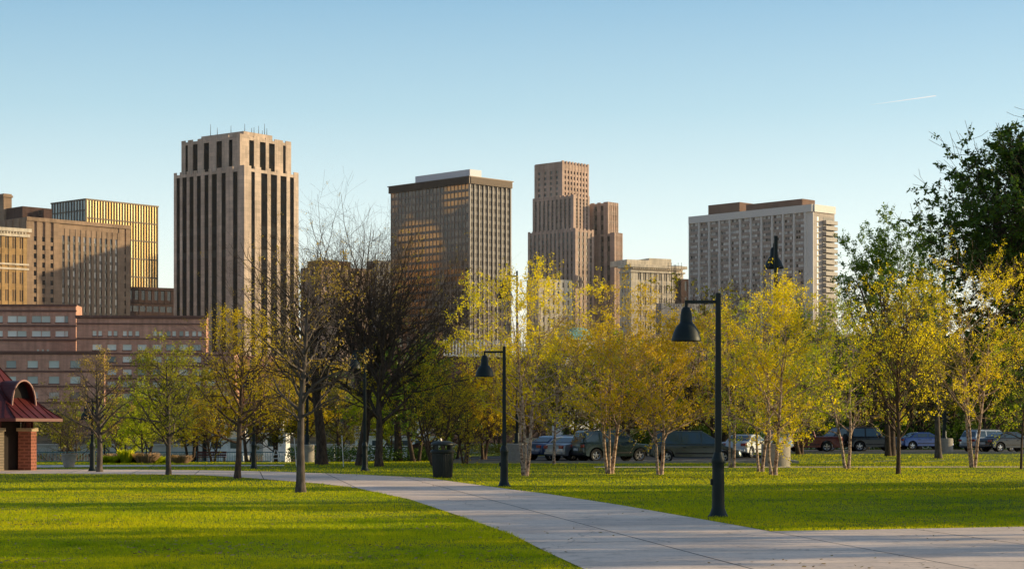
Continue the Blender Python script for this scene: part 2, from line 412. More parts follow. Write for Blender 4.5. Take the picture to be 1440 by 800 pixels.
# --- grass blades
rng = np.random.default_rng(3)
def in_poly(x, y, poly):
    r = np.zeros(len(x), bool); n = len(poly)
    for i in range(n):
        x0, y0 = poly[i]; x1, y1 = poly[(i + 1) % n]
        c = ((y0 > y) != (y1 > y)) & (x < (x1 - x0) * (y - y0) / (y1 - y0 + 1e-12) + x0)
        r ^= c
    return r
def vnoise(x, y, s, seed):
    r = np.random.default_rng(seed); g = r.random((64, 64))
    u = x / s; v = y / s; i = np.floor(u).astype(int); j = np.floor(v).astype(int); fu = u - i; fv = v - j
    fu = fu * fu * (3 - 2 * fu); fv = fv * fv * (3 - 2 * fv)
    G = lambda a, b: g[a % 64, b % 64]
    return (G(i, j) * (1 - fu) + G(i + 1, j) * fu) * (1 - fv) + (G(i, j + 1) * (1 - fu) + G(i + 1, j + 1) * fu) * fv
def grass(n, py0, py1, h0, h1, w):
    py = rng.uniform(py0, py1, n); px = rng.uniform(-60, 1500, n)
    y = F * EYE / (py - HY); y = y * rng.uniform(.97, 1.03, n); x = (px - CX) * y / F
    ok = ~in_poly(x, y, poly_main) & ~in_poly(x, y, poly_strip) & ~in_poly(x, y, poly_side) & (y < 135.3) & ~((x > -3.9) & (x < 15.8) & (y > 108.7) & (y < 127.4)) & ((x > -3.9) | (y < 128))
    x, y = x[ok], y[ok]; n = len(x)
    z = H(x, y)
    big = .35 + 1.1 * vnoise(x, y, .9, 1) * vnoise(x, y, .23, 2) + .5 * vnoise(x, y, 3.5, 5) ** 2
    hh = rng.uniform(h0, h1, n) * big; a = rng.uniform(0, PI, n); ww = w * rng.uniform(.6, 1.3, n) * (y / 30) ** .6
    lean = rng.normal(0, .45, (n, 2)) * hh[:, None]
    base = np.stack([x, y, z - .004], -1); dx = np.stack([np.cos(a) * ww, np.sin(a) * ww, 0 * a], -1)
    tip = base + np.stack([lean[:, 0], lean[:, 1], hh], -1)
    V = np.stack([base - dx, base + dx, tip], 1).reshape(-1, 3)
    return V
V = np.concatenate([grass(360000, 653, 802, .025, .075, .006), grass(170000, 690, 802, .02, .06, .005), grass(60000, 653, 700, .03, .085, .007), grass(60000, 642.5, 654, .04, .09, .007)])
def grass_mat():
    m, nt, out = nmat('grass_blades')
    g = N(nt, 'ShaderNodeNewGeometry')
    f = noise(nt, g.outputs['Position'], .45, 4, .6)
    f2 = noise(nt, g.outputs['Position'], 3.0, 3, .6)
    a = N(nt, 'ShaderNodeMath', operation='MULTIPLY_ADD'); nt.links.new(g.outputs['Random Per Island'], a.inputs[0]); a.inputs[1].default_value = .22; nt.links.new(f, a.inputs[2])
    b_ = N(nt, 'ShaderNodeMath', operation='MULTIPLY_ADD'); nt.links.new(f2, b_.inputs[0]); b_.inputs[1].default_value = .5; nt.links.new(a.outputs[0], b_.inputs[2])
    c = ramp(nt, b_.outputs[0], [(.38, (.024, .085, .012)), (.58, (.12, .24, .014)), (.80, (.56, .58, .018)), ])
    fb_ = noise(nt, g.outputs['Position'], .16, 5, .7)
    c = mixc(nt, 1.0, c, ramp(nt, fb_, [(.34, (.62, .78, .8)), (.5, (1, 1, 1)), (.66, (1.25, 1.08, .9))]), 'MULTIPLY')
    r_ = ramp(nt, g.outputs['Random Per Island'], [(.97, (0,) * 3), (.98, (1,) * 3)])
    c = mixc(nt, r_, c, (.34, .25, .07))
    d = N(nt, 'ShaderNodeBsdfDiffuse'); t = N(nt, 'ShaderNodeBsdfTranslucent'); ct = mixc(nt, 1.0, c, (1.4, 1.25, .5), 'MULTIPLY')
    nt.links.new(c, d.inputs[0]); nt.links.new(ct, t.inputs[0])
    mx = N(nt, 'ShaderNodeMixShader'); mx.inputs[0].default_value = .5
    nt.links.new(d.outputs[0], mx.inputs[1]); nt.links.new(t.outputs[0], mx.inputs[2]); nt.links.new(mx.outputs[0], out.inputs[0])
    return m
o = link('grass', npmesh('grass', V, np.arange(len(V)).reshape(-1, 3), grass_mat()))
tag(o, 'short mown grass growing over the park lawns', 'grass', kind='stuff')

def litter():
    rg = np.random.default_rng(44); n = 9000
    py = rg.uniform(655, 801, n); px = rg.uniform(-20, 1460, n); y = F * EYE / (py - HY); x = (px - CX) * y / F
    k = vnoise(x + 90, y, 2.2, 9) * .6 + (np.abs(y - 80) < 12) * .35 + rg.random(n) * .25
    onp = in_poly(x, y, poly_main); ok = (k > .55) & (~onp | (rg.random(n) < .12)); x, y, onp = x[ok], y[ok], onp[ok]; n = len(x)
    z = np.where(onp, .018, rg.uniform(.02, .045, n)); a = rg.uniform(0, 2 * PI, n); L = rg.uniform(.02, .045, n)
    c = np.stack([x, y, z], -1); d = np.stack([np.cos(a) * L, np.sin(a) * L, rg.uniform(-.006, .012, n)], -1); e = np.stack([-np.sin(a) * L * .5, np.cos(a) * L * .5, rg.uniform(0, .01, n)], -1)
    V = np.stack([c - d, c + e, c + d, c - e], 1).reshape(-1, 3)
    o = link('leaf_litter', npmesh('leaf_litter', V, np.arange(len(V)).reshape(-1, 4), leafmat('dry_leaves', [(.14, .08, .03), (.35, .24, .10), (.5, .4, .2)], .2)))
    tag(o, 'dry fallen leaves and bits scattered over lawn and path', 'leaf litter', kind='stuff')
litter()

# ================================================================= BUILDINGS
class Bld:
    """local frame: corner at origin, x runs along the right hand face, y along the left hand face"""
    def __init__(s, name, label, pxc, D, aR, cat='building', group=None):
        s.D = D; s.aR = aR; s.pxc = pxc
        s.C = (X(pxc, D), D)
        a = R(aR); s.dR = (math.sin(a), math.cos(a)); s.dL = (-math.cos(a), math.sin(a))
        s.z0 = max(hz(*s.C) - 3, -2)
        s.root = thing(name, label, cat, (s.C[0], s.C[1], s.z0), R(90 - aR), group)
        s.nwin = 0; s.panes = {}
    def along(s, px, d, C=None):
        C = C or s.C; u = (px - CX) / F
        return (u * C[1] - C[0]) / (d[0] - u * d[1])
    def wr(s, px, off=(0, 0)):
        C = s.world(off); return s.along(px, s.dR, C)
    def wl(s, px, off=(0, 0)):
        C = s.world(off); return s.along(px, s.dL, C)
    def world(s, off): return (s.C[0] + off[0] * s.dR[0] + off[1] * s.dL[0], s.C[1] + off[0] * s.dR[1] + off[1] * s.dL[1])
    def z(s, py, off=(0, 0)): return Z(py, s.world(off)[1]) - s.z0
    def fb(s, mb, face, off, u0, u1, w0, w1, z0, z1):
        ox, oy = off
        if face == 'R': mb.box(ox + u0, ox + u1, oy - w1, oy - w0, z0, z1)
        else: mb.box(ox - w1, ox - w0, oy + u0, oy + u1, z0, z1)
    def pane(s, face, off, u0, u1, w, z0, z1, mat, name='window'):
        s.panes.setdefault((name, mat), []).append((face, off, u0, u1, w, z0, z1))
    def facade(s, mb, face, off, W, z0, z1, cols, rows, pier=.35, sp=.4, d=.4, mat='win_dark', ends=None, cap=0, spm=None, skip=None, crown=0, twin=False):
        """cols x rows recessed windows between piers and spandrels"""
        e = ends if ends is not None else W / cols * pier / 2
        cw = (W - 2 * e) / cols; pw = cw * pier; rh = (z1 - z0) / rows
        tgt = spm if spm is not None else mb
        start = -d if face == 'R' else 0
        top = z1 + crown
        s.fb(mb, face, off, start, e + pw / 2, 0, d, z0, top)
        for i in range(1, cols): s.fb(mb, face, off, e + i * cw - pw / 2, e + i * cw + pw / 2, 0, d, z0, top)
        s.fb(mb, face, off, W - e - pw / 2, W, 0, d, z0, top)
        sh = rh * sp
        for i in range(cols):
            u0 = e + i * cw + pw / 2; u1 = e + (i + 1) * cw - pw / 2
            for j in range(rows):
                zb = z0 + j * rh
                s.fb(tgt, face, off, u0, u1, 0, d * .72, zb, zb + sh)
                if skip and skip(i, j):
                    s.fb(mb, face, off, u0, u1, 0, d * .72, zb + sh, zb + rh); continue
                if twin:
                    um = (u0 + u1) / 2
                    s.fb(mb, face, off, um - .12, um + .12, 0, d * .7, zb + sh, zb + rh)
                    s.pane(face, off, u0, um - .12, .04, zb + sh, zb + rh, mat); s.pane(face, off, um + .12, u1, .04, zb + sh, zb + rh, mat)
                else: s.pane(face, off, u0, u1, .04, zb + sh, zb + rh, mat)
            s.fb(mb, face, off, u0, u1, 0, d * .72, z1 - .02 if crown else z1 - .02, z1 + (cap if cap else .0) + .02)
    def flush(s, limit=100):
        for (name, mat), L in s.panes.items():
            L.sort(key=lambda t: -(t[4 + 1]))
            quads = []
            for (face, off, u0, u1, w, z0, z1) in L:
                ox, oy = off
                if face == 'R': q = [(ox + u0, oy - w, z0), (ox + u1, oy - w, z0), (ox + u1, oy - w, z1), (ox + u0, oy - w, z1)]
                else: q = [(ox - w, oy + u1, z0), (ox - w, oy + u0, z0), (ox - w, oy + u0, z1), (ox - w, oy + u1, z1)]
                quads.append(q)
            take = max(0, min(len(quads), limit - s.nwin)); s.nwin += take
            cache = {}
            for q in quads[:take]:
                c = np.mean(q, 0); rel = np.array(q) - c; key = tuple(np.round(rel.ravel(), 2))
                if key not in cache:
                    me = bpy.data.meshes.new(name); me.from_pydata([tuple(p) for p in rel], [], [(0, 1, 2, 3)]); me.materials.append(M[mat]); cache[key] = me
                link(name, cache[key], s.root, tuple(c))
            rest = quads[take:]
            if rest:
                V = np.array(rest).reshape(-1, 3)
                o = link(name, npmesh(name, V, np.arange(len(V)).reshape(-1, 4), M[mat]), s.root)
                o['kind'] = 'stuff'

# ---- tall striped limestone tower
def striped(b, mb, face, off, W, z0, z1, marks, d=.28, crown=.0, mat='strip'):
    """full height stone piers between sunk vertical window strips; marks = [(u0,u1)...] as fractions"""
    cur = -d if face == 'R' else 0
    for (a, c) in marks:
        a -= .004; c += .012
        b.fb(mb, face, off, cur, a * W, 0, d, z0, z1 + crown)
        b.fb(mb, face, off, a * W, c * W, 0, d * .85, z1 - .9, z1)
        b.pane(face, off, a * W, c * W, .06, z0, z1 - .9, mat, 'window_strip')
        cur = c * W
    b.fb(mb, face, off, cur, W, 0, d, z0, z1 + crown)
def strip_mat(name, lo, hi, period):
    m, nt, out = nmat(name)
    g = N(nt, 'ShaderNodeNewGeometry'); s = N(nt, 'ShaderNodeSeparateXYZ'); nt.links.new(g.outputs['Position'], s.inputs[0])
    mm = N(nt, 'ShaderNodeMath', operation='MULTIPLY'); nt.links.new(s.outputs[2], mm.inputs[0]); mm.inputs[1].default_value = 1 / period
    fr = N(nt, 'ShaderNodeMath', operation='FRACT'); nt.links.new(mm.outputs[0], fr.inputs[0])
    fl = N(nt, 'ShaderNodeMath', operation='FLOOR'); nt.links.new(mm.outputs[0], fl.inputs[0])
    wn = N(nt, 'ShaderNodeTexWhiteNoise', noise_dimensions='2D'); cb = N(nt, 'ShaderNodeCombineXYZ'); nt.links.new(fl.outputs[0], cb.inputs[0]); nt.links.new(g.outputs['Random Per Island'], cb.inputs[1]); nt.links.new(cb.outputs[0], wn.inputs[0])
    c = ramp(nt, wn.outputs['Value'], [(0, lo), (.75, tuple(x * 1.6 for x in lo)), (.9, hi), (1, tuple(x * 1.5 for x in hi))])
    sp = ramp(nt, fr.outputs[0], [(.36, (1,) * 3), (.38, (0,) * 3)])
    c = mixc(nt, sp, c, (.012, .011, .011))
    bsdf(nt, out, c, .8, 0, None, spec=0); return m
M['strip'] = strip_mat('tower_strip_glass', (.008, .009, .011), (.03, .03, .03), 3.6)

T1 = Bld('office_tower', 'tall stepped limestone tower with dark vertical window stripes and rooftop antennas', 343.5, 600, 38)
mb = MB()
Wr, Wl = T1.wr(419), T1.wl(245.3); zt = T1.z(236)
mb.box(0, Wr - .01, 0, Wl - .01, 0, zt)
Lm = [(.05, .085), (.135, .185), (.24, .285), (.345, .39), (.455, .50), (.56, .62), (.70, .745), (.86, .91)]
striped(T1, mb, 'L', (0, 0), Wl, 14, zt, [(1 - b_, 1 - a_) for a_, b_ in Lm][::-1], crown=.8)
striped(T1, mb, 'R', (0, 0), Wr, 14, zt, [(.12, .17), (.30, .40), (.48, .58), (.66, .76), (.84, .90)], crown=.8)
# base storeys
T1.facade(mb, 'R', (-.3, -.3), Wr + .3, 4, 14, 6, 2, .5, .4, .6, 'win_dark'); T1.facade(mb, 'L', (-.3, -.3), Wl + .3, 4, 14, 8, 2, .5, .4, .6, 'win_dark')
# upper tier
o2 = (1.9, 3.8)
w2r, w2l = T1.wr(408.5, o2), T1.wl(256, o2); z2 = T1.z(191, o2)
mb.box(o2[0], o2[0] + w2r - .01, o2[1], o2[1] + w2l - .01, zt - .5, z2)
striped(T1, mb, 'L', o2, w2l, zt, z2, [(.12, .17), (.30, .38), (.52, .60), (.72, .79), (.89, .92)], crown=.6)
striped(T1, mb, 'R', o2, w2r, zt, z2, [(.17, .25), (.38, .48), (.56, .66), (.84, .88)], crown=.6)
o3 = (5.2, 5.6); w3r, w3l = T1.wr(383, o3), T1.wl(283, o3); z3 = T1.z(184.5, o3)
mb.box(o3[0], o3[0] + w3r, o3[1], o3[1] + w3l, z2 - .3, z3)
mb.build('wall', M['stone_tower'], T1.root)
for i, (u, v_, hh) in enumerate([(7, 22, 7), (7, 19, 4.5), (8, 14, 5), (9, 9, 5.5), (12, 8, 4), (14, 8, 5.2), (17, 8, 6.2), (20, 9, 3.4), (24, 8, 7), (10, 7, 3), (21, 7, 4.2)]):
    mb = MB(); mb.tube([(min(u, o3[0] + w3r - 1), min(v_, o3[1] + w3l - 1), z3 - .2), (min(u, o3[0] + w3r - 1), min(v_, o3[1] + w3l - 1), z3 + hh * .55)], [.12, .05], 5)
    mb.build('antenna', M['bronze'], T1.root)
T1.flush()

# ---- dark glass slab with bronze crown
T2 = Bld('office_tower', 'dark bronze glass office slab with pale mullions and grey rooftop box', 660, 668, 45)
mb = MB(); Wr, Wl = T2.wr(717), T2.wl(550); zt = T2.z(248)
mb.box(0, Wr - .01, 0, Wl - .01, 0, zt - .5)
core = mb.build('wall', M['panel_dark'], T2.root)
mb = MB(); sp2 = MB(); zb = 2; rows = 25; zc = zt - 2.5
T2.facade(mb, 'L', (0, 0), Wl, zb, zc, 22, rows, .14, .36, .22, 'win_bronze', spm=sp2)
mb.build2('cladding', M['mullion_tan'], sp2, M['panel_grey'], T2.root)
mb = MB(); sp2 = MB()
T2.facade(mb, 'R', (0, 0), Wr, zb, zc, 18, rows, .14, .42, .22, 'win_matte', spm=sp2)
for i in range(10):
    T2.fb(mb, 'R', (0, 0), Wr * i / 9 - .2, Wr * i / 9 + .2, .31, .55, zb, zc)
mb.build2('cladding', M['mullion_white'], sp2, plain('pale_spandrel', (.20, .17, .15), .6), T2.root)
mb = MB(); mb.box(-.8, Wr + .5, -.8, Wl + .5, zc, zt - .3); mb.box(-1.1, Wr + .8, -1.1, Wl + .8, zt - .3, zt)
for i in range(46): T2.fb(mb, 'R', (0, 0), Wr * i / 45 - .1, Wr * i / 45 + .1, .8, 1.05, zc, zt - .3)
for i in range(70): T2.fb(mb, 'L', (0, 0), Wl * i / 69 - .1, Wl * i / 69 + .1, .8, 1.05, zc, zt - .3)
mb.build('crown_band', M['bronze'], T2.root)
mb = MB(); op = (6, 6); mb.box(op[0], op[0] + T2.wr(677, op), op[1], op[1] + T2.wl(584, op), zt, T2.z(238, op)); mb.build('penthouse', M['penthouse'], T2.root)
T2.flush()

# ---- stepped rose stone tower
T3 = Bld('office_tower', 'stepped rose stone skyscraper rising in three setbacks behind the yellow trees', 809, 800, 43)
T3.side = None
mb = MB(); sp3 = MB(); zt = T3.z(322); Wl = T3.wl(743); Wr = T3.wr(834.5); Wb = T3.wr(874)
mb.box(0, Wr, 0, Wl, 0, zt)
T3.facade(mb, 'L', (0, 0), Wl, 5, zt - 1, 11, 22, .50, .40, .32, 'win_dark', crown=1.4, cap=.8, spm=sp3)
T3.facade(mb, 'R', (0, 0), Wr, 5, zt - 1, 4, 22, .50, .40, .32, 'win_dark', crown=1.4, cap=.8, spm=sp3)
# middle tier
om = (2.5, 3.2); wl_, wr_ = T3.wl(750, om), T3.wr(828, om); zm = T3.z(275, om)
mb.box(om[0], om[0] + wr_, om[1], om[1] + wl_, zt - .5, zm)
T3.facade(mb, 'L', om, wl_, zt, zm - 1, 9, 9, .48, .42, .45, 'win_dark', crown=1.4, cap=.8, spm=sp3)
T3.facade(mb, 'R', om, wr_, zt, zm - 1, 4, 9, .5, .42, .45, 'win_dark', crown=1.4, cap=.8, spm=sp3)
ot = (4.5, 11); wl_, wr_ = T3.wl(752.5, ot), T3.wr(827, ot); zz = T3.z(227, ot)
mb.box(ot[0], ot[0] + wr_, ot[1], ot[1] + wl_, zm - .5, zz)
T3.facade(mb, 'L', ot, wl_, zm, zz - 3.5, 4, 5, .55, .45, .45, 'win_dark', crown=3.2, cap=2.6)
T3.facade(mb, 'R', ot, wr_, zm, zz - 3.5, 8, 5, .45, .45, .45, 'win_dark', crown=3.8, cap=2.6)
# recessed link and right hand wing
ow = (Wr + 5.5, -6.5)
for (pyt, pxl, pxr, dy, z_lo) in ((328, 834, 874.5, 0, 5), (285, 838, 868.5, 3.5, None)):
    off = (ow[0], ow[1] + dy); zq = T3.z(pyt, off); wrr = T3.wr(pxr, off); wll = T3.wl(T3.pxc + 29, off)
    zlo = z_lo if z_lo else zprev
    wll = 9.0
    mb.box(off[0], off[0] + wrr, off[1], off[1] + wll + 8, 0 if z_lo else zlo - .5, zq)
    n = int((zq - zlo) / 3.9)
    T3.facade(mb, 'R', off, wrr, zlo, zq - 1, 5, n, .5, .45, .45, 'win_dark', crown=1.3, cap=.8, spm=sp3)
    T3.facade(mb, 'L', off, wll, zlo, zq - 1, 2, n, .5, .45, .45, 'win_dark', crown=1.3, cap=.8, spm=sp3)
    zprev = zq
mb.build2('wall', M['stone_pink'], sp3, plain('rose_spandrel', (.17, .125, .10), .7), T3.root)
T3.flush()

# ---- right hand apartment slab
T4 = Bld('apartment_block', 'broad pale apartment block with horizontal windows, white fins and balconies', 1144, 700, 46)
mb = MB(); zt = T4.z(289); Wl, Wr = T4.wl(970.5), T4.wr(1173.5)
mb.box(0, Wr, 0, Wl, 0, zt)
core = mb.build('wall', M['concrete_tan'], T4.root)
mb = MB(); sp2 = MB(); rows = 27; z0 = 4; z1 = zt - 2.2; rh = (z1 - z0) / rows
e0 = Wl * .055; nb = 11; bw = (Wl - e0) / nb
T4.fb(mb, 'L', (0, 0), 0, e0 - .35, .0, .25, z0, zt)
for i in range(nb + 1): T4.fb(mb, 'L', (0, 0), e0 + i * bw - .35, min(e0 + i * bw + .35, Wl), 0, .9, z0, z1)
T4.fb(mb, 'L', (0, 0), 0, Wl, 0, 1.0, z1, zt + .4)
rw = random.Random(5)
for i in range(nb):
    u0, u1 = e0 + i * bw + .35, e0 + (i + 1) * bw - .35; n = 4
    for j in range(rows):
        zb = z0 + j * rh
        T4.fb(sp2, 'L', (0, 0), u0, u1, 0, .35, zb, zb + rh * .5)
        for k in range(n):
            a_ = u0 + (u1 - u0) * k / n; c_ = u0 + (u1 - u0) * (k + 1) / n
            if rw.random() < .05:
                T4.fb(sp2, 'L', (0, 0), a_, c_, 0, .30, zb + rh * .5, zb + rh)
            else: T4.pane('L', (0, 0), a_ + .08, c_ - .08, .05, zb + rh * .5, zb + rh, 'win_pale' if rw.random() < .85 else 'win_dark')
T4.fb(mb, 'R', (0, 0), 0, Wr, 0, .5, z1, zt + .4)
mb.build2('cladding', plain('fin_white', (.74, .68, .62), .6), sp2, plain('taupe_spandrel', (.40, .31, .26), .7), T4.root)
for j in range(rows - 1):
    T4.pane('R', (0, 0), Wr * .16, Wr * .23, .05, z0 + j * rh + 1.0, z0 + j * rh + 2.4, 'win_bright')
    zb = z0 + j * rh
    mb = MB(); T4.fb(mb, 'R', (0, 0), Wr * .42, Wr * .97, .02, 1.7, zb, zb + .25)
    T4.fb(mb, 'R', (0, 0), Wr * .42, Wr * .97, 1.6, 1.7, zb + .25, zb + 1.3)
    T4.fb(mb, 'R', (0, 0), Wr * .42, Wr * .43, .02, 1.6, zb + .25, zb + 1.3); T4.fb(mb, 'R', (0, 0), Wr * .96, Wr * .97, .02, 1.6, zb + .25, zb + 1.3)
    mb.build('balcony', M['mullion_white'], T4.root)
    T4.pane('R', (0, 0), Wr * .45, Wr * .94, .05, zb + .3, zb + 2.5, 'win_black', 'balcony_door')
op = (4, 8)
mb = MB(); mb.box(op[0], op[0] + T4.wr(1146, op) if T4.wr(1146, op) > 5 else 14, op[1], op[1] + T4.wl(1049, op), zt, T4.z(279.5, op)); 
op2 = (6, T4.wl(1053, (6, 8)) + 14)
mb.box(6, 16, T4.wl(1040, (6, 0)), T4.wl(996, (6, 0)), zt, T4.z(291, (6, 60)))
mb.build('penthouse', M['brown_block'], T4.root)
T4.flush()

# ---- cream classical bank building
T5 = Bld('office_building', 'cream classical stone building with deep cornice and paired windows', 888, 780, 62)
mb = MB(); zt = T5.z(371); Wr, Wl = T5.wr(960), T5.wl(873)
mb.box(0, Wr, 0, Wl, 0, zt)
z0, z1 = 5, zt - 3.2
T5.facade(mb, 'R', (0, 0), Wr, z0, z1, 8, 8, .42, .38, .45, 'win_black', twin=True, ends=2.2)
T5.facade(mb, 'L', (0, 0), Wl, z0, z1, 3, 8, .6, .42, .45, 'win_black')
mb.box(-.9, Wr + .7, -.9, Wl, z1, z1 + .7); mb.box(-1.5, Wr + 1.2, -1.5, Wl, z1 + 1.9, zt - .2)
for i in range(int(Wr)): T5.fb(mb, 'R', (0, 0), i + .1, i + .6, 0.02, 1.2, z1 + 1.2, z1 + 1.85)
for k in (.30, .62): mb.box(-.7, Wr + .5, -.7, Wl, z0 + (z1 - z0) * k - .25, z0 + (z1 - z0) * k + .2)
mb.build('wall', M['stone_cream'], T5.root)
mb = MB(); op = (Wr * .5, 6); mb.box(op[0], Wr - 1.5, op[1], 20, zt, T5.z(363, op)); mb.box(1, Wr * .48, 5, 18, zt, zt + 2.2); mb.build('penthouse', M['stone_cream'], T5.root)
T5.flush()
# rooftop mast near it
# ---- glass block, gold reflection painted on its right face
T6 = Bld('office_building', 'glass block glowing gold on its sunlit side behind the brown building', 121, 760, 42)
mb = MB(); zt = T6.z(281); Wr, Wl = T6.wr(221.5), T6.wl(73)
mb.box(0, Wr, 0, Wl, 0, zt); mb.box(-.4, Wr + .4, -.4, Wl + .4, zt - .01, zt + .5); mb.build('wall', M['gold_frame'], T6.root)
mb = MB()
T6.facade(mb, 'R', (0, 0), Wr, 20, zt, 26, 7, .26, .07, .45, 'win_gold_reflect', ends=.2)
T6.facade(mb, 'L', (0, 0), Wl, 20, zt, 12, 12, .22, .12, .3, 'win_blue', ends=.2)
mb.build('mullions', M['gold_frame'], T6.root)
T6.flush()

# ---- big brown stone building, left
T7 = Bld('office_building', 'brown stone block with tall fluted piers and a chimney, half in shadow', 38, 640, 45)
mb = MB(); zt = T7.z(305); Wr, Wl = T7.wr(182), T7.wl(-60)
mb.box(0, Wr, 0, Wl, 0, zt)
e = Wr * .30; z1 = zt - 1.6
T7.facade(mb, 'R', (0, 0), e, 5, zt - 6, 3, 16, .62, .42, .5, 'win_black', crown=5.9)
sp7 = MB(); T7.facade(mb, 'R', (e, 0), Wr * .60, 5, zt - 5, 11, 16, .50, .34, .45, 'win_mixed', crown=2.2, spm=sp7)
T7.facade(mb, 'R', (e + Wr * .60, 0), Wr * .10, 5, zt - 8, 1, 15, .6, .42, .5, 'win_black', crown=7.8)
T7.fb(mb, 'R', (0, 0), e, Wr * .9, 0, .3, zt - 4.98, zt)
T7.fb(mb, 'R', (0, 0), -.5, Wr, .5, .8, zt - 1.2, zt)
T7.facade(mb, 'L', (0, 0), Wl, 5, zt - 6, 10, 16, .5, .42, .5, 'win_black', crown=5.9)
mb.build2('wall', M['stone_brown'], sp7, M['panel_dark'], T7.root)
mb = MB(); op = (2, 6); mb.box(op[0], op[0] + T7.wr(73, op), op[1], 30, zt, T7.z(290, op)); mb.box(8, 11, 3, 6, zt, zt + 3.2); mb.build('penthouse', M['dark_brick'], T7.root)
uc = T7.wl(6, (2, 0))
mb = MB(); mb.box(1, 4, uc - 1.3, uc + 1.3, zt - 2, T7.z(273, (2, uc))); mb.box(.7, 4.3, uc - 1.6, uc + 1.6, T7.z(278, (2, uc)), T7.z(275, (2, uc))); mb.build('chimney', M['stone_brown'], T7.root)
T7.flush()

# ---- ochre ornate building at the frame edge
T8 = Bld('office_building', 'ochre brick building with white ornate cornice at the left edge', -40, 560, 52)
mb = MB(); zt = T8.z(317); Wr = T8.wr(37); mb.box(0, Wr, 0, 20, 0, zt)
T8.facade(mb, 'R', (0, 0), Wr, 5, zt - 2.5, 7, 10, .5, .35, .45, 'win_dark', twin=True)
mb.build('wall', M['stone_ochre'], T8.root)
mb = MB(); mb.box(-1.2, Wr + 1.2, -1.2, 20, zt - 1.0, zt); mb.box(-.8, Wr + .8, -.8, 20, zt - 2.4, zt - 1.6)
for zz in (zt - 10.5, zt - 11.8): mb.box(-.6, Wr + .6, -.6, 20, zz, zz + .5)
for i in range(18): T8.fb(mb, 'R', (0, 0), Wr * i / 18, Wr * i / 18 + .5, .46, 1.0, zt - 1.6, zt - 1.02)
mb.build('cornice', M['stone_cream'], T8.root)
T8.flush()

# ---- low dark building between brown block and tower
T9 = Bld('office_building', 'low dark building with a row of small arches beside the striped tower', 176, 690, 62)
mb = MB(); zt = T9.z(403); Wr = T9.wr(262); mb.box(0, Wr, 0, 20, 0, zt)
T9.facade(mb, 'R', (0, 0), Wr, zt - 5.5, zt - 1.2, 9, 1, .45, .25, .4, 'win_black'); T9.facade(mb, 'R', (0, 0), Wr, zt - 20, zt - 6.5, 9, 4, .18, .4, .3, 'win_black')
mb.box(-.6, Wr, -.6, 20, zt - .9, zt); mb.build('wall', M['dark_brick'], T9.root); T9.flush()

# ---- riverside brick complex (faces almost straight on)
def brick_block(name, label, px0, px1, pyt, D, aR=86, depth=16):
    b = Bld(name, label, px0, D, aR); b.W = b.wr(px1); b.zt = b.z(pyt); return b
B1 = brick_block('brick_building', 'long red brick civic building with rows of small bright windows', 108, 290, 444, 530)
W = B1.W; zt = B1.zt; mb = MB(); tr = MB()
mb.box(0, W, 0, 7, -4, zt)
zz = lambda py: B1.z(py)
def row(b, y0, y1, wins, mat='win_bright', d=.28):
    """solid course with openings between y0 (top px) and y1 (bottom px) """
    za, zb_ = zz_(b, y1), zz_(b, y0); cur = 0
    for (a_, c_) in wins:
        u0, u1 = b.wr(a_), b.wr(c_)
        b.fb(b.mb, 'R', (0, 0), cur, u0, 0, d, za, zb_); b.pane('R', (0, 0), u0, u1, .05, za, zb_, mat)
        um = (u0 + u1) / 2; b.fb(b.tr, 'R', (0, 0), u0 - .15, u1 + .15, d, d + .12, za - .25, za)
        cur = u1
    b.fb(b.mb, 'R', (0, 0), cur, b.W, 0, d, za, zb_)
def course(b, y0, y1, d=.28): b.fb(b.mb, 'R', (0, 0), 0, b.W, 0, d, zz_(b, y1), zz_(b, y0))
def band(b, y, t=.45, d=.5): b.fb(b.tr, 'R', (0, 0), -.2, b.W + .2, .28, d + .05, zz_(b, y) - t / 2, zz_(b, y) + t / 2)
def zz_(b, py): return b.z(py)
B1.mb, B1.tr = mb, tr
course(B1, 444, 465)
pairs = []
for c0 in (137, 158.5, 179.5, 197, 222, 241, 259, 277): pairs += [(c0 - 6.5, c0 - 1.2), (c0 + 1.6, c0 + 6.6)]
pairs = [p for p in pairs if p[1] < 288 and not (196 < p[0] < 205)]
row(B1, 465, 472, pairs)
course(B1, 472, 484)
for (ya, yb) in ((484, 492), (501, 509), (519, 527), (536, 544), (553, 561), (571, 579)):
    row(B1, ya, yb, [(c0 - 6.2, c0 + 6.2) for c0 in (136.5, 157.5, 179, 200, 221, 240, 258.5, 276.5)], 'win_bright' if ya < 560 else 'win_mixed')
for (ya, yb) in ((492, 501), (509, 519), (527, 536), (544, 553), (561, 571), (579, 640)): course(B1, ya, yb)
for y in (447, 455, 476, 497, 514, 532, 549): band(B1, y, .35)
B1.fb(tr, 'R', (0, 0), -.4, W + .4, .28, .9, zt - .5, zt + .1)
mb.build('wall', M['brick'], B1.root); tr.build('trim', M['brick_trim'], B1.root); B1.flush()

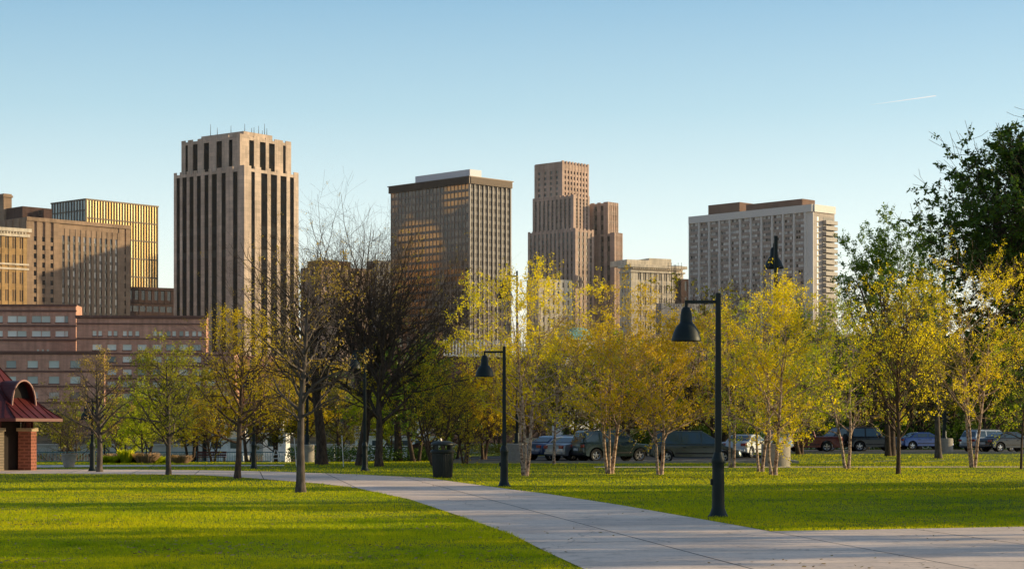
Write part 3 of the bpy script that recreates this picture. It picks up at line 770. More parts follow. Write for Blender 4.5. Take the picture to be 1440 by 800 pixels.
B2 = brick_block('brick_building', 'upper left brick wing with wide strip windows above the lower red wing', -60, 107, 428.5, 545, 88)
mb, tr = MB(), MB(); B2.mb, B2.tr = mb, tr
mb.box(0, B2.W, 0, 9, 0, B2.zt)
course(B2, 429, 444); wn = [(-50, -28), (-23, 4), (11, 24), (24.5, 37.5), (45, 58), (58.5, 71), (78, 91), (91.5, 96)]
row(B2, 444, 453, wn); course(B2, 453, 465); row(B2, 465, 473, wn); course(B2, 473, 491)
row(B2, 491, 494, [(52, 55), (59, 62), (66, 69)]); course(B2, 494, 560)
for y in (437, 458, 478): band(B2, y, .5)
B2.fb(tr, 'R', (0, 0), -.2, B2.W + .3, .28, .8, B2.zt - .4, B2.zt + .1)
mb.build('wall', M['brick'], B2.root); tr.build('trim', M['brick_trim'], B2.root); B2.flush()

B3 = brick_block('brick_building', 'lower front red brick wing with square pale windows behind the pavilion', -60, 147, 494, 505, 88)
mb, tr = MB(), MB(); B3.mb, B3.tr = mb, tr
mb.box(0, B3.W, 0, 1.2, 0, B3.zt)
course(B3, 494, 507); w3 = [(-51, -37), (-21, -7), (9, 23), (39, 53.5), (69, 83.5), (99, 113)]
row(B3, 507, 517, w3); course(B3, 517, 529); row(B3, 529, 539, w3); course(B3, 539, 551); row(B3, 551, 560, w3, 'win_mixed'); course(B3, 560, 575); row(B3, 575, 584, w3, 'win_dark'); course(B3, 584, 640)
for y in (497, 522, 543, 566): band(B3, y, .45)
B3.fb(tr, 'R', (0, 0), -.2, B3.W + .3, .28, .85, B3.zt - .4, B3.zt + .1)
mb.build('wall', M['brick'], B3.root); tr.build('trim', M['brick_trim'], B3.root); B3.flush()
B4 = brick_block('brick_building', 'short brick annex stepping down right of the long brick building', 289, 330, 495, 524, 88)
mb, tr = MB(), MB(); B4.mb, B4.tr = mb, tr
mb.box(0, B4.W, 0, 12, 0, B4.zt); course(B4, 495, 517)
for (ya, yb) in ((517, 525), (534, 542), (551, 559), (568, 576)): row(B4, ya, yb, [(291, 303), (309, 321)], 'win_bright')
for (ya, yb) in ((525, 534), (542, 551), (559, 568), (576, 630)): course(B4, ya, yb)
for y in (499, 512, 530): band(B4, y, .4)
mb.build('wall', M['brick'], B4.root); tr.build('trim', M['brick_trim'], B4.root); B4.flush()

# ---- smaller blocks between the towers
def small(label, pxc, pxr, pxl, pyt, D, aR, mat, cR, cL, rows, win='win_dark', pier=.5, cap=.6, name='office_building', pent=None):
    b = Bld(name, label, pxc, D, aR); mb = MB(); zt = b.z(pyt); Wr, Wl = b.wr(pxr), (b.wl(pxl) if pxl < pxc - 2 else 14)
    mb.box(0, Wr, 0, Wl, 0, zt)
    if cR: b.facade(mb, 'R', (0, 0), Wr, 3, zt - 1, cR, rows, pier, .42, .4, win, crown=.9, cap=.8)
    if cL: b.facade(mb, 'L', (0, 0), Wl, 3, zt - 1, cL, rows, pier, .42, .4, win, crown=.9, cap=.8)
    mb.build('wall', mat, b.root)
    if pent: mb = MB(); mb.box(2, Wr * pent[0], 3, min(Wl, 12), zt, zt + pent[1]); mb.build('penthouse', M['brown_block'], b.root)
    b.flush(60); return b
small('rose brown block glimpsed through the bare trees beside the striped tower', 452, 520, 424, 374, 720, 50, M['stone_pink'], 8, 4, 12, pent=(.7, 2.5))
small('grey block with flat roof peeking over the bare trees', 530, 572, 518, 366, 780, 55, M['concrete_grey'], 5, 2, 14)
small('pale stone annex glowing behind the crown of the tallest yellow birch', 758, 804, 742, 392, 680, 60, M['stone_cream'], 6, 2, 10, pier=.6)
small('white base building beside the foot of the striped tower', 372, 420, 290, 450, 660, 44, M['stone_tower'], 6, 8, 6, pier=.45)
small('small dark brick building between cream building and apartment block', 958, 985, 950, 392, 760, 60, M['dark_brick'], 3, 0, 6)
small('low grey building left of the lamp head, plain walled', 930, 1003, 922, 426, 640, 66, M['concrete_grey'], 0, 0, 1)
small('blank sunlit tan wall building right of the lamp post', 985, 1026, 978, 440, 600, 60, M['brick_light'], 0, 0, 1)
small('dark red brick building low behind the bare trees', 545, 622, 500, 468, 560, 60, M['dark_brick'], 7, 3, 5)
small('low brown warehouse behind the middle yellow trees', 700, 850, 640, 505, 520, 70, M['stone_brown'], 12, 3, 4)
small('low tan building behind the right yellow trees', 880, 1000, 850, 470, 560, 64, M['stone_pink'], 9, 2, 5)
small('long low brown building behind the right hand trees', 1160, 1420, 1110, 470, 640, 66, M['stone_pink'], 16, 3, 6)
small('brick office block hidden low behind the bare trees', 345, 440, 320, 500, 540, 70, M['brick'], 8, 2, 4, 'win_mixed')
# colonnade / parapet with sunlit pylon
b = Bld('pavilion_wall', 'sunlit brick pylon with a row of white louvres beside it', 612, 480, 70, 'wall')
mb = MB(); mb.box(0, b.wr(623), 0, 3, 0, b.z(467)); mb.build('pylon', M['brick_light'], b.root)
mb = MB(); w0, w1 = b.wr(624), b.wr(770); zt, zb = b.z(477), b.z(498)
for i in range(34): u = w0 + (w1 - w0) * i / 34; mb.box(u, u + .35, .3, .6, zb, zt)
mb.box(w0, w1, .2, .9, zb - .4, zb); mb.build('louvres', M['white_paint'], b.root)
mb = MB(); mb.box(w0, w1, 1, 4, 0, zb - .5); mb.build('wall', M['dark_brick'], b.root)
b = Bld('kiosk', 'small building with bright turquoise hipped roof beyond the yellow trees', 795, 470, 60, 'kiosk')
mb = MB(); W_ = b.wr(850); zt = b.z(478); mb.box(0, W_, 0, 6, 0, zt); mb.build('wall', M['white_paint'], b.root)
mb = MB(); zp = b.z(459); mb.add([(-.6, -.6, zt), (W_ + .6, -.6, zt), (W_ + .6, 6.6, zt), (-.6, 6.6, zt), (W_ * .35, 3, zp), (W_ * .65, 3, zp)], [(0, 1, 5, 4), (1, 2, 5), (2, 3, 4, 5), (3, 0, 4), (0, 3, 2, 1)])
mb.build('roof', plain('turquoise_roof', (.20, .45, .40), .5), b.root)

# radio mast beside cream building
b = thing('radio_mast', 'thin lattice radio mast in front of the cream building', 'mast', (X(949, 600), 600, hz(X(949, 600), 600)))
mb = MB(); zt = Z(372, 600) - b.location.z
for sx, sy in ((-1, -1), (1, -1), (0, 1)): mb.tube([(sx * .8, sy * .8, 0), (sx * .3, sy * .3, zt)], .07, 4)
for i in range(26):
    a_ = zt * i / 26; c_ = zt * (i + 1) / 26; k = .8 - .5 * i / 26
    mb.tube([(-k, -k, a_), (k, -k, c_)], .045, 3); mb.tube([(k, -k, a_), (0, k, c_)], .045, 3)
mb.build('lattice', M['bronze'], b)
for i, u in enumerate((.99, .93, .72)):
    mb = MB(); mb.tube([(-2.2, 0, zt * u), (2.2, 0, zt * u)], .06, 4)
    for k in (-2, -1, 1, 2): mb.tube([(k, 0, zt * u - 1), (k, 0, zt * u + 1)], .07, 4)
    mb.build('aerial', M['bronze'], b)

# ================================================================= TREES
def norm(v): return v / np.maximum(np.linalg.norm(v, axis=-1, keepdims=True), 1e-9)
def tubes(P, Rr, S, V, Fq):
    Nn, K, _ = P.shape
    if Nn == 0: return
    T = norm(np.gradient(P, axis=1))
    ref = np.where(np.abs(T[..., 2:3]) < .9, np.array([0, 0, 1.]), np.array([1., 0, 0]))
    U = norm(np.cross(T, ref)); W = np.cross(T, U)
    a = 2 * PI * np.arange(S) / S
    ring = P[:, :, None] + Rr[:, :, None, None] * (np.cos(a)[:, None] * U[:, :, None] + np.sin(a)[:, None] * W[:, :, None])
    base = sum(len(v) for v in V)
    V.append(ring.reshape(-1, 3))
    n = np.arange(Nn)[:, None, None] * K * S; i = np.arange(K - 1)[None, :, None] * S; k = np.arange(S)[None, None]; k2 = (k + 1) % S
    f = np.stack([n + i + k, n + i + k2, n + i + S + k2, n + i + S + k], -1).reshape(-1, 4) + base
    Fq.append(f)
def grow(rg, P, Rr, n, t0, t1, ang, lenf, K, up, wob, rr, tip=.3, horiz=0):
    Nn, Kp, _ = P.shape
    idx = np.repeat(np.arange(Nn), n); j = np.tile(np.arange(n), Nn)
    t = t0 + (t1 - t0) * (j + rg.random(len(j))) / n
    f = t * (Kp - 1); i0 = np.minimum(f.astype(int), Kp - 2); fr = (f - i0)[:, None]
    pos = P[idx, i0] * (1 - fr) + P[idx, i0 + 1] * fr
    rad = Rr[idx, i0] * (1 - fr[:, 0]) + Rr[idx, i0 + 1] * fr[:, 0]
    T = norm(P[idx, i0 + 1] - P[idx, i0])
    az = j * 2.4 + rg.random(Nn)[idx] * 6.28 + rg.normal(0, .5, len(j))
    ref = np.where(np.abs(T[..., 2:3]) < .95, np.array([0, 0, 1.]), np.array([1., 0, 0]))
    U = norm(np.cross(T, ref)); W = np.cross(T, U)
    perp = np.cos(az)[:, None] * U + np.sin(az)[:, None] * W
    an = np.radians(rg.uniform(ang[0], ang[1], len(j)))[:, None]
    d = norm(np.cos(an) * T + np.sin(an) * perp)
    L = lenf(t, pos) * rg.uniform(.7, 1.2, len(j))
    pts = [pos]; st = (L / (K - 1))[:, None]
    for k in range(K - 1):
        d = norm(d + np.array([0, 0, up]) / (K - 1) + rg.normal(0, wob, d.shape))
        pts.append(pts[-1] + d * st)
    C = np.stack(pts, 1)
    r0 = np.minimum(rad * rr, .02 + L * .02)
    RR = r0[:, None] * np.linspace(1, tip, K)[None]
    return C, RR
def leaves(rg, levels, n, size, jit, drop=0, tlo=.25):
    lens = np.array([len(P) for P, _ in levels], float)
    out = []
    for (P, w) in levels:
        m = int(n * w); Nn, K, _ = P.shape; q = 9; mc = max(1, m // q)
        # leaves sit in tufts; whole regions of the crown are thinner than others
        i = rg.integers(0, Nn, mc * 2); base = P[i, 0]; kx = rg.uniform(0, 9, 3)
        keep = (np.sin(base[:, 0] * 2.3 + kx[0]) + np.sin(base[:, 1] * 2.3 + kx[1]) + np.sin(base[:, 2] * 2.6 + kx[2])) * .33 + rg.normal(0, .45, len(i)) > -.05
        i = i[keep][:mc]; i = np.repeat(i, q); m = len(i); f = np.repeat(rg.random(m // q), q) * .75 + rg.random(m) * .25
        f = (tlo + (1 - tlo) * f) * (K - 1); a = np.minimum(f.astype(int), K - 2); fr = (f - a)[:, None]
        p = P[i, a] * (1 - fr) + P[i, a + 1] * fr + rg.normal(0, jit, (m, 3))
        p[:, 2] -= drop * rg.random(m)
        out.append(p)
    p = np.concatenate(out); m = len(p)
    a = norm(rg.normal(0, 1, (m, 3)) + np.array([0, 0, -.25])); b = norm(np.cross(a, rg.normal(0, 1, (m, 3))))
    L = (size * rg.uniform(.55, 1.35, m))[:, None]; w = L * .33
    V = np.stack([p, p + a * L * .45 + b * w, p + a * L, p + a * L * .5 - b * w], 1).reshape(-1, 3)
    return V
def make_tree(seed, h, stems=1, spread=.0, r=.1, crown=2.5, clear=.25, shape='oval', n1=26, n2=7, n3=5, ang=(40, 65), up=.35,
              nleaf=9000, lsize=.07, wob=.07, bark='bark_brown', leaf='leaf_yellow', jit=.06, crook=.03, lean=0, flare=1.35, n4=0, fork=0):
    rg = np.random.default_rng(seed)
    h *= .90; crown *= 1.22; K = 14
    S0, R0 = [], []
    for s in range(stems):
        az = 2 * PI * s / max(stems, 1) + rg.random() * 1.2; hh = h * rg.uniform(.86, 1.0) if s else h
        p = np.array([math.cos(az) * r * (stems > 1), math.sin(az) * r * (stems > 1), -.15]); d = norm(np.array([math.cos(az) * spread + (lean if s == 0 else 0), math.sin(az) * spread, 1.]))
        pts = [p]
        for k in range(K - 1):
            d = norm(d + rg.normal(0, crook, 3) + np.array([0, 0, .10])); pts.append(pts[-1] + d * (hh / (K - 1)))
        S0.append(np.array(pts)); tt = np.linspace(0, 1, K)
        rs = r * (1 if s == 0 else rg.uniform(.7, .95)); R0.append(rs * (1 - tt) ** .85 * (1 + (flare - 1) * np.exp(-tt * 30)) + .006)
    P0, Q0 = np.array(S0), np.array(R0)
    def prof(t, pos):
        u = np.clip((pos[:, 2] / h - clear) / (1 - clear), 0, 1)
        if shape == 'cone': f = .25 + .85 * (1 - u) ** .8 * np.minimum(1, u * 6 + .5)
        elif shape == 'vase': f = .35 + .65 * np.sin(PI * np.clip(u * .6 + .25, 0, 1))
        else: f = .22 + .85 * np.sin(PI * np.clip(u * .86 + .12, 0, 1)) ** .8
        return crown * f
    levels = []
    V, Fq = [], []
    tubes(P0, Q0, 9, V, Fq)
    srcP, srcQ = P0, Q0
    if fork:   # heavy limbs that leave the trunk low and sweep up
        PF, QF = grow(rg, P0, Q0, fork, clear * .8, .55, (28, 52), lambda t, p: h * .62 * (1.05 - t * .6), 12, .55, .10, .72, .16)
        tubes(PF, QF, 7, V, Fq); srcs = [(P0, Q0, n1, clear), (PF, QF, max(6, n1 // 2), .25)]
    else: srcs = [(P0, Q0, max(4, n1 // stems if stems > 1 else n1), clear)]
    P1s, Q1s = [], []
    for (a, b, n, c) in srcs:
        P1, Q1 = grow(rg, a, b, n, c, .97, ang, prof, 9, up, wob, .62, .2); P1s.append(P1); Q1s.append(Q1)
    P1, Q1 = np.concatenate(P1s), np.concatenate(Q1s); tubes(P1, Q1, 5, V, Fq)
    L1 = np.linalg.norm(P1[:, -1] - P1[:, 0], axis=1).mean()
    P2, Q2 = grow(rg, P1, Q1, n2, .22, .97, (28, 60), lambda t, p: L1 * .50 * (1.15 - t * .7), 6, up * .8, wob * 1.2, .6, .3); tubes(P2, Q2, 4, V, Fq)
    P3, Q3 = grow(rg, P2, Q2, n3, .15, .97, (25, 60), lambda t, p: L1 * .24 * (1.1 - t * .5), 4, up * .6, wob * 1.3, .65, .4); Q3 = np.maximum(Q3, .0035 * max(1, lsize / .07)); tubes(P3, Q3, 3, V, Fq)
    lv = [(P3, .72), (P2, .28)]
    if n4:
        P4, Q4 = grow(rg, P3, Q3, n4, .2, .98, (25, 55), lambda t, p: L1 * .14 + 0 * t, 3, .1, wob, .8, .5); Q4 = np.maximum(Q4, .004); tubes(P4, Q4, 3, V, Fq); lv = [(P4, .5), (P3, .35), (P2, .15)]
    wood = npmesh('trunk', np.concatenate(V), np.concatenate(Fq), M[bark], True)
    lf = None
    if nleaf:
        LV = leaves(rg, lv, nleaf, lsize, jit)
        lf = npmesh('crown', LV, np.arange(len(LV)).reshape(-1, 4), M[leaf])
    return wood, lf
def plant_tree(meshes, name, label, px, Y, rz=0, s=1.0, group=None, z=None, cat='tree'):
    x = X(px, Y)
    t = thing(name, label, cat, (x, Y, hz(x, Y) if z is None else z), rz, group, s)
    link('trunk', meshes[0], t)
    if meshes[1]: link('crown', meshes[1], t)
    return t
def hgt(pyb, pyt, Y): return (pyb - pyt) * Y / F

# --- young trees on the left lawn
Y = GY(692); T_ = make_tree(11, hgt(692, 352, Y), 1, r=.125, crown=1.75, clear=.32, shape='oval', n1=30, n2=7, n3=5, ang=(42, 70), up=.25, nleaf=2200, lsize=.06, bark='bark_grey', leaf='leaf_bud', wob=.12, flare=1.5)
plant_tree(T_, 'young_tree', 'slim grey trunked young tree with sparse brown buds, nearest the path on the left lawn', 423, Y, 1.0)
Y = GY(672.5); T_ = make_tree(12, hgt(672, 440, Y), 1, r=.12, crown=2.0, clear=.26, shape='oval', n1=34, n2=7, n3=5, ang=(45, 75), up=.3, nleaf=8000, lsize=.06, bark='bark_brown', leaf='leaf_gold', wob=.12)
plant_tree(T_, 'young_tree', 'golden leafed young tree on the lawn edge, next left of the sparse grey trunked one', 334, Y, .3)
Y = GY(667.5); T_ = make_tree(13, hgt(667, 474, Y), 1, r=.11, crown=2.05, clear=.24, shape='cone', n1=34, n2=7, n3=5, ang=(50, 75), up=.2, nleaf=9000, lsize=.065, bark='bark_grey', leaf='leaf_limeold', wob=.12)
plant_tree(T_, 'young_tree', 'yellow green young tree with low spreading branches in front of the planted bed', 237, Y, 2)
Y = GY(663.5); T_ = make_tree(14, hgt(663, 482, Y), 1, r=.13, crown=1.6, clear=.26, shape='cone', n1=30, n2=6, n3=5, ang=(45, 70), up=.35, nleaf=2600, lsize=.06, bark='bark_grey', leaf='leaf_bud', wob=.1)
plant_tree(T_, 'young_tree', 'nearly leafless young tree beside the twin headed lamp', 140, Y, 4)

# --- birches on the right lawn
YEL = dict(bark='bark_birch', leaf='leaf_yellow')
def hero(seed, px, pyb, pyt, label, stems, crown_px, nleaf=15000, name='birch_tree', rz=0, **k):
    Y = GY(pyb); h = hgt(pyb, pyt, Y) * .90
    kw = dict(stems=stems, spread=.16 if stems > 1 else .02, r=.075, crown=crown_px * Y / F / 2 * 1.12, clear=.25, ang=(42, 72), up=.28, n1=36, n2=7, n3=5, nleaf=nleaf, lsize=.075, wob=.09, **YEL); kw.update(k)
    T = make_tree(seed, h, **kw)
    return plant_tree(T, name, label, px, Y, rz)
hero(21, 738, 669, 360, 'tall yellow birch with one pale leaning stem beside the second lamp', 3, 190, 14500, crook=.04, clear=.30)
hero(22, 779, 652.5, 440, 'slender birch with a single brown trunk in front of the silver sedan', 1, 140, 9500, leaf='leaf_gold')
hero(23, 858, 666, 400, 'birch with forked trunk standing before the tall green sport utility car', 3, 170, 13500, leaf='leaf_gold', spread=.2, clear=.25)
hero(24, 927, 667, 452, 'low branching birch in front of the rear of the minivan', 2, 170, 14000, leaf='leaf_gold', spread=.12, clear=.25)
hero(25, 1029, 657.5, 400, 'pair stemmed thin birch just right of the nearest lamp post', 2, 110, 6000, leaf='leaf_lime', spread=.05)
hero(26, 1088, 668, 388, 'brightest yellow birch with a kinked leaning trunk before the concrete lamp plinth', 2, 200, 22000, lean=.16, spread=.10, crook=.06, clear=.22)
hero(27, 1070, 663, 470, 'smaller two stemmed birch left of the kinked yellow birch', 2, 130, 6500, leaf='leaf_lime', spread=.13)
hero(28, 1192, 659, 420, 'birch whose two pale stems part in a wide v shape', 2, 150, 8500, leaf='leaf_lime', spread=.2, crook=.05)
hero(29, 1263, 666.5, 400, 'single trunked birch with upswept reddish branches on the right lawn', 1, 170, 5500, ang=(30, 55), up=.5, leaf='leaf_yellow', shape='vase', r=.085, bark='bark_brown')
hero(30, 1368, 657, 350, 'tall golden birch with white blotched trunk near the right edge', 3, 190, 19000, spread=.12, crook=.05, clear=.25)
hero(31, 1436, 660, 430, 'thin dark stemmed sapling at the right edge of the lawn', 1, 110, 3500, r=.05, leaf='leaf_lime', bark='bark_brown')
# multi stemmed shrubs behind the litter bin
hero(32, 612, 655, 505, 'spreading multi stemmed tree behind the black litter bin', 5, 150, 8500, spread=.42, leaf='leaf_gold', bark='bark_brown', clear=.2, name='young_tree')
hero(33, 654, 652, 540, 'thin reddish stemmed tree between litter bin and second lamp', 3, 90, 4200, spread=.2, leaf='leaf_gold', bark='bark_brown', clear=.25, name='young_tree')

# --- big bare spreading trees
def bare(seed, px, Y, pyt, label, crown, fork, rz=0, r=.26, nleaf=1600, leaf='leaf_bud', stems=1, spread=0, lean=0):
    h = ((HY - pyt) * Y / F + EYE) * .90
    T = make_tree(seed, h, stems, spread, r=r, crown=crown * 1.25, clear=.30, shape='vase', n1=15, n2=6, n3=5, ang=(32, 62), up=.45, nleaf=nleaf, lsize=.07, bark='bark_dark', leaf=leaf, wob=.11, crook=.05, fork=fork - 1, n4=0, lean=lean)
    return plant_tree(T, 'bare_tree', label, px, Y, rz)
bare(41, 452, 104, 318, 'large bare tree with thick dark trunk, left of the pair', 3.6, 8, 0, .30)
bare(42, 508, 101, 322, 'large bare tree with bowed trunk behind the black lamp post', 4.0, 8, 2.2, .27, lean=-.12)
bare(43, 533, 98, 372, 'slimmer bare tree with straight grey trunk, rightmost of the bare ones', 3.2, 6, 4.1, .20)
bare(44, 560, 118, 345, 'bare tree further back towards the river in front of the glass slab', 3.8, 7, 1.1, .24)
# --- green trees, right
Y = 128; T_ = make_tree(51, ((HY - 305) * Y / F + EYE) * .87, 2, .12, r=.26, crown=4.4, clear=.18, shape='vase', n1=48, n2=8, n3=5, ang=(32, 58), up=.45, nleaf=46000, lsize=.13, bark='bark_dark', leaf='leaf_green', wob=.08)
plant_tree(T_, 'leafy_tree', 'mid green upswept tree between the apartment block and the dark tree', 1252, Y)
Y = 106; T_ = make_tree(52, 18.5, 1, r=.5, crown=5.6, clear=.16, shape='oval', n1=60, n2=10, n3=6, ang=(45, 75), up=.2, nleaf=115000, lsize=.21, bark='bark_dark', leaf='leaf_dark', wob=.1, fork=5)
DARKT = T_
plant_tree(T_, 'leafy_tree', 'huge dark green tree filling the right edge of the picture', 1555, Y, 1.1)
Y = 122; T_ = make_tree(53, hgt(643, 470, Y), 1, r=.22, crown=2.6, clear=.35, n1=24, nleaf=6000, lsize=.10, bark='bark_grey', leaf='leaf_olive')
plant_tree(T_, 'leafy_tree', 'grey trunked tree standing on the grass strip before the far car park', 1320, 122)

# --- background trees: three shapes, planted one by one
BG = {}
for k, (sd, lf, nl, bk) in {'gold': (61, 'leaf_gold', 10000, 'bark_brown'), 'olive': (62, 'leaf_olive', 11000, 'bark_dark'), 'lime': (63, 'leaf_lime', 11000, 'bark_brown'), 'twig': (64, 'leaf_olive', 2600, 'bark_dark'), 'green': (65, 'leaf_green', 12000, 'bark_dark')}.items():
    BG[k] = make_tree(sd, 6.0, 2 if k != 'twig' else 3, .22, r=.12, crown=2.4, clear=.2, n1=34, n2=7, n3=5, nleaf=nl, lsize=.12, bark=bk, leaf=lf, wob=.12, up=.3, shape='vase')
bgl = [
 # px, Y, top py, kind, label
 (100, 170, 545, 'twig', 'bushy olive tree behind the concrete planter'),
 (165, 160, 560, 'lime', 'lime green tree behind the planted bed, leftmost'),
 (205, 140, 535, 'lime', 'bright lime tree behind the low branched young tree'),
 (268, 135, 520, 'olive', 'olive tree left of the twin dark gate posts'),
 (300, 125, 555, 'gold', 'small golden tree behind the railing and maroon bench'),
 (350, 122, 500, 'gold', 'golden tree behind the thin black lamp left of the plinth'),
 (388, 128, 540, 'olive', 'olive tree behind the white easel stand'),
 (432, 132, 500, 'gold', 'golden tree behind the short concrete plinth'),
 (478, 150, 540, 'olive', 'olive tree between the two large bare trunks'),
 (545, 128, 540, 'lime', 'lime tree just behind the slim bare trunk'),
 (585, 116, 478, 'green', 'fresh green tree left of the litter bin'),
 (640, 124, 520, 'olive', 'olive tree right behind the litter bin'),
 (680, 120, 500, 'gold', 'golden tree behind the head of the second lamp'),
 (700, 150, 540, 'twig', 'twiggy tree beside the second lamp pole near the road'),
 (752, 142, 500, 'gold', 'golden tree behind the cream wall and tall birch'),
 (800, 133, 480, 'olive', 'olive tree rising behind the blue sedan'),
 (838, 145, 455, 'gold', 'golden tree behind the birch with forked trunk'),
 (880, 132, 470, 'lime', 'lime tree behind the gap between the two dark vehicles'),
 (905, 150, 478, 'olive', 'dark olive tree over the roof of the minivan'),
 (955, 134, 480, 'gold', 'golden tree behind the middle of the minivan'),
 (985, 148, 450, 'twig', 'twiggy tree behind the nearest lamp post'),
 (1010, 132, 395, 'twig', 'tall twiggy tree rising beside the nearest lamp in front of the apartment block'),
 (1045, 150, 480, 'olive', 'olive tree behind the pale parked cars'),
 (1125, 133, 470, 'lime', 'lime tree behind the red pickup cab'),
 (1150, 168, 440, 'green', 'green tree behind the red pickup tailgate'),
 (1215, 168, 450, 'twig', 'twiggy tree behind the black open jeep'),
 (1290, 170, 450, 'twig', 'twiggy dark tree beside the far blue car'),
 (1345, 172, 440, 'olive', 'olive tree behind the tall golden birch'),
 (1395, 168, 470, 'green', 'green tree behind the silver wagon'),
 (1425, 175, 430, 'olive', 'olive tree under the huge dark tree'),
 (1240, 190, 520, 'gold', 'small golden tree far beyond the jeep'),
]
rr_ = random.Random(9)
for px, Y, pyt, k, lab in bgl:
    x = X(px, Y); z = min(hz(x, Y), 0.3); z = max(z, -3); h = Z(pyt + (14 if 560 < px < 1130 else 6), Y) - z; s = h / 6.2
    plant_tree(BG[k], 'background_tree', lab, px, Y, rr_.uniform(0, 6), (s * rr_.uniform(.95, 1.15),) * 2 + (s,), 'trees behind the lawn and car park', z)
# bank vegetation across the river
def wood_band(name, label, px0, px1, Y0, Y1, n, leaf, hlo, hhi, size, seed):
    rg = np.random.default_rng(seed); pts = []
    m = int(n / 420)
    cx = rg.uniform(X(px0, Y0), X(px1, Y0), m); cy = rg.uniform(Y0, Y1, m); ch = rg.uniform(hlo, hhi, m)
    i = rg.integers(0, m, n); a = norm(rg.normal(0, 1, (n, 3))) * (rg.random(n) ** .4)[:, None]
    p = np.stack([cx[i] + a[:, 0] * ch[i] * .45, cy[i] + a[:, 1] * ch[i] * .4, H(cx[i], cy[i]) + ch[i] * .55 + a[:, 2] * ch[i] * .5], -1)
    d = norm(rg.normal(0, 1, (n, 3))); b = norm(np.cross(d, rg.normal(0, 1, (n, 3)))); L = (size * rg.uniform(.6, 1.4, n))[:, None]
    V = np.stack([p, p + d * L * .5 + b * L * .35, p + d * L, p + d * L * .5 - b * L * .35], 1).reshape(-1, 3)
    o = link(name, npmesh(name, V, np.arange(len(V)).reshape(-1, 4), M[leaf])); tag(o, label, 'woodland', kind='stuff')
wood_band('foliage', 'olive brown scrub massed along the far river bank', -60, 1500, 484, 522, 60000, 'leaf_olive', 4, 9, .55, 1)
wood_band('foliage', 'dark mixed trees massed on the slope below the towers', 300, 1500, 530, 640, 46000, 'leaf_dark', 7, 13, .8, 2)
# low hedge and undergrowth near side of the river
def hedge(label, px0, px1, Y, z0, h, n, leaf, size, seed, depth=1.6):
    rg = np.random.default_rng(seed); x = rg.uniform(X(px0, Y), X(px1, Y), n); y = Y + rg.normal(0, depth / 2, n)
    hh = h * (.55 + .6 * vnoise(x + 500, y, .9, seed)); z = z0 + hh * rg.random(n) ** .7
    p = np.stack([x, y, z], -1); d = norm(rg.normal(0, 1, (n, 3))); b = norm(np.cross(d, rg.normal(0, 1, (n, 3)))); L = (size * rg.uniform(.6, 1.4, n))[:, None]
    V = np.stack([p, p + d * L * .5 + b * L * .3, p + d * L, p + d * L * .5 - b * L * .3], 1).reshape(-1, 3)
    return tag(link('hedge', npmesh('hedge', V, np.arange(len(V)).reshape(-1, 4), M[leaf])), label, 'hedge')
hedge('low dark hedge running behind the bare trees', 405, 640, 118, hz(X(500, 118), 118), .95, 9000, 'leaf_dark', .10, 5)
hedge('low brown hedge beyond the car park road', 640, 800, 131, .2, .8, 6000, 'leaf_olive', .10, 6)
hedge('long dark undergrowth strip behind the far car park', 1060, 1480, 172, .2, 2.6, 26000, 'leaf_dark', .2, 8, 3)
hedge('shaded undergrowth behind the row of parked cars', 790, 1075, 134, .2, 1.9, 16000, 'leaf_dark', .15, 12, 2)

# --- trees standing right of the frame; they throw the long shadows over the lawns
SH = make_tree(71, 10.5, 1, r=.25, crown=3.0, clear=.45, shape='oval', n1=40, n2=8, n3=5, ang=(40, 70), up=.3, nleaf=30000, lsize=.13, bark='bark_dark', leaf='leaf_green', wob=.1)
SN = make_tree(73, 13.5, 1, r=.16, crown=1.9, clear=.45, shape='oval', n1=34, n2=7, n3=4, ang=(35, 60), up=.4, nleaf=20000, lsize=.13, bark='bark_dark', leaf='leaf_green', wob=.1)
SL = make_tree(72, 6.0, 3, .25, r=.14, crown=2.9, clear=.12, shape='oval', n1=40, n2=8, n3=5, ang=(40, 70), up=.3, nleaf=34000, lsize=.13, bark='bark_dark', leaf='leaf_green', wob=.1)
for i, (x, y, hi, sc) in enumerate([(22.5, 34.0, 1, .95), (26, 30.5, 1, 1.0), (27, 37.5, 2, .8), (31, 49.5, 2, .8), (33, 53.0, 2, 1.15), (29, 62.5, 2, .8), (33, 65, 2, 1.25), (31, 76, 2, 1.25), (34, 79, 2, 1.0), (36, 90, 2, 1.1),
        (22.5, 40.5, 0, .95), (24, 46, 0, 1.0), (23.5, 51.5, 0, .95), (25, 57, 0, 1.0), (25.5, 63, 0, .9), (31, 50, 0, 1.1), (32, 66, 0, .9), (29, 44, 0, 1.0), (30, 57, 0, 1.05)]):
    t = thing('leafy_tree', ['', 'tall clear stemmed park tree standing right of the view', 'slender tall park tree standing right of the view'][hi] if hi else 'low bushy park tree standing right of the view beside the lawn', 'tree', (x, y, 0), i * 1.7, ['', 'tall trees right of the lawn', 'slender trees right of the lawn'][hi] if hi else 'bushy trees right of the lawn', sc)
    q = [SL, SH, SN][hi]
    link('trunk', q[0], t); link('crown', q[1], t)

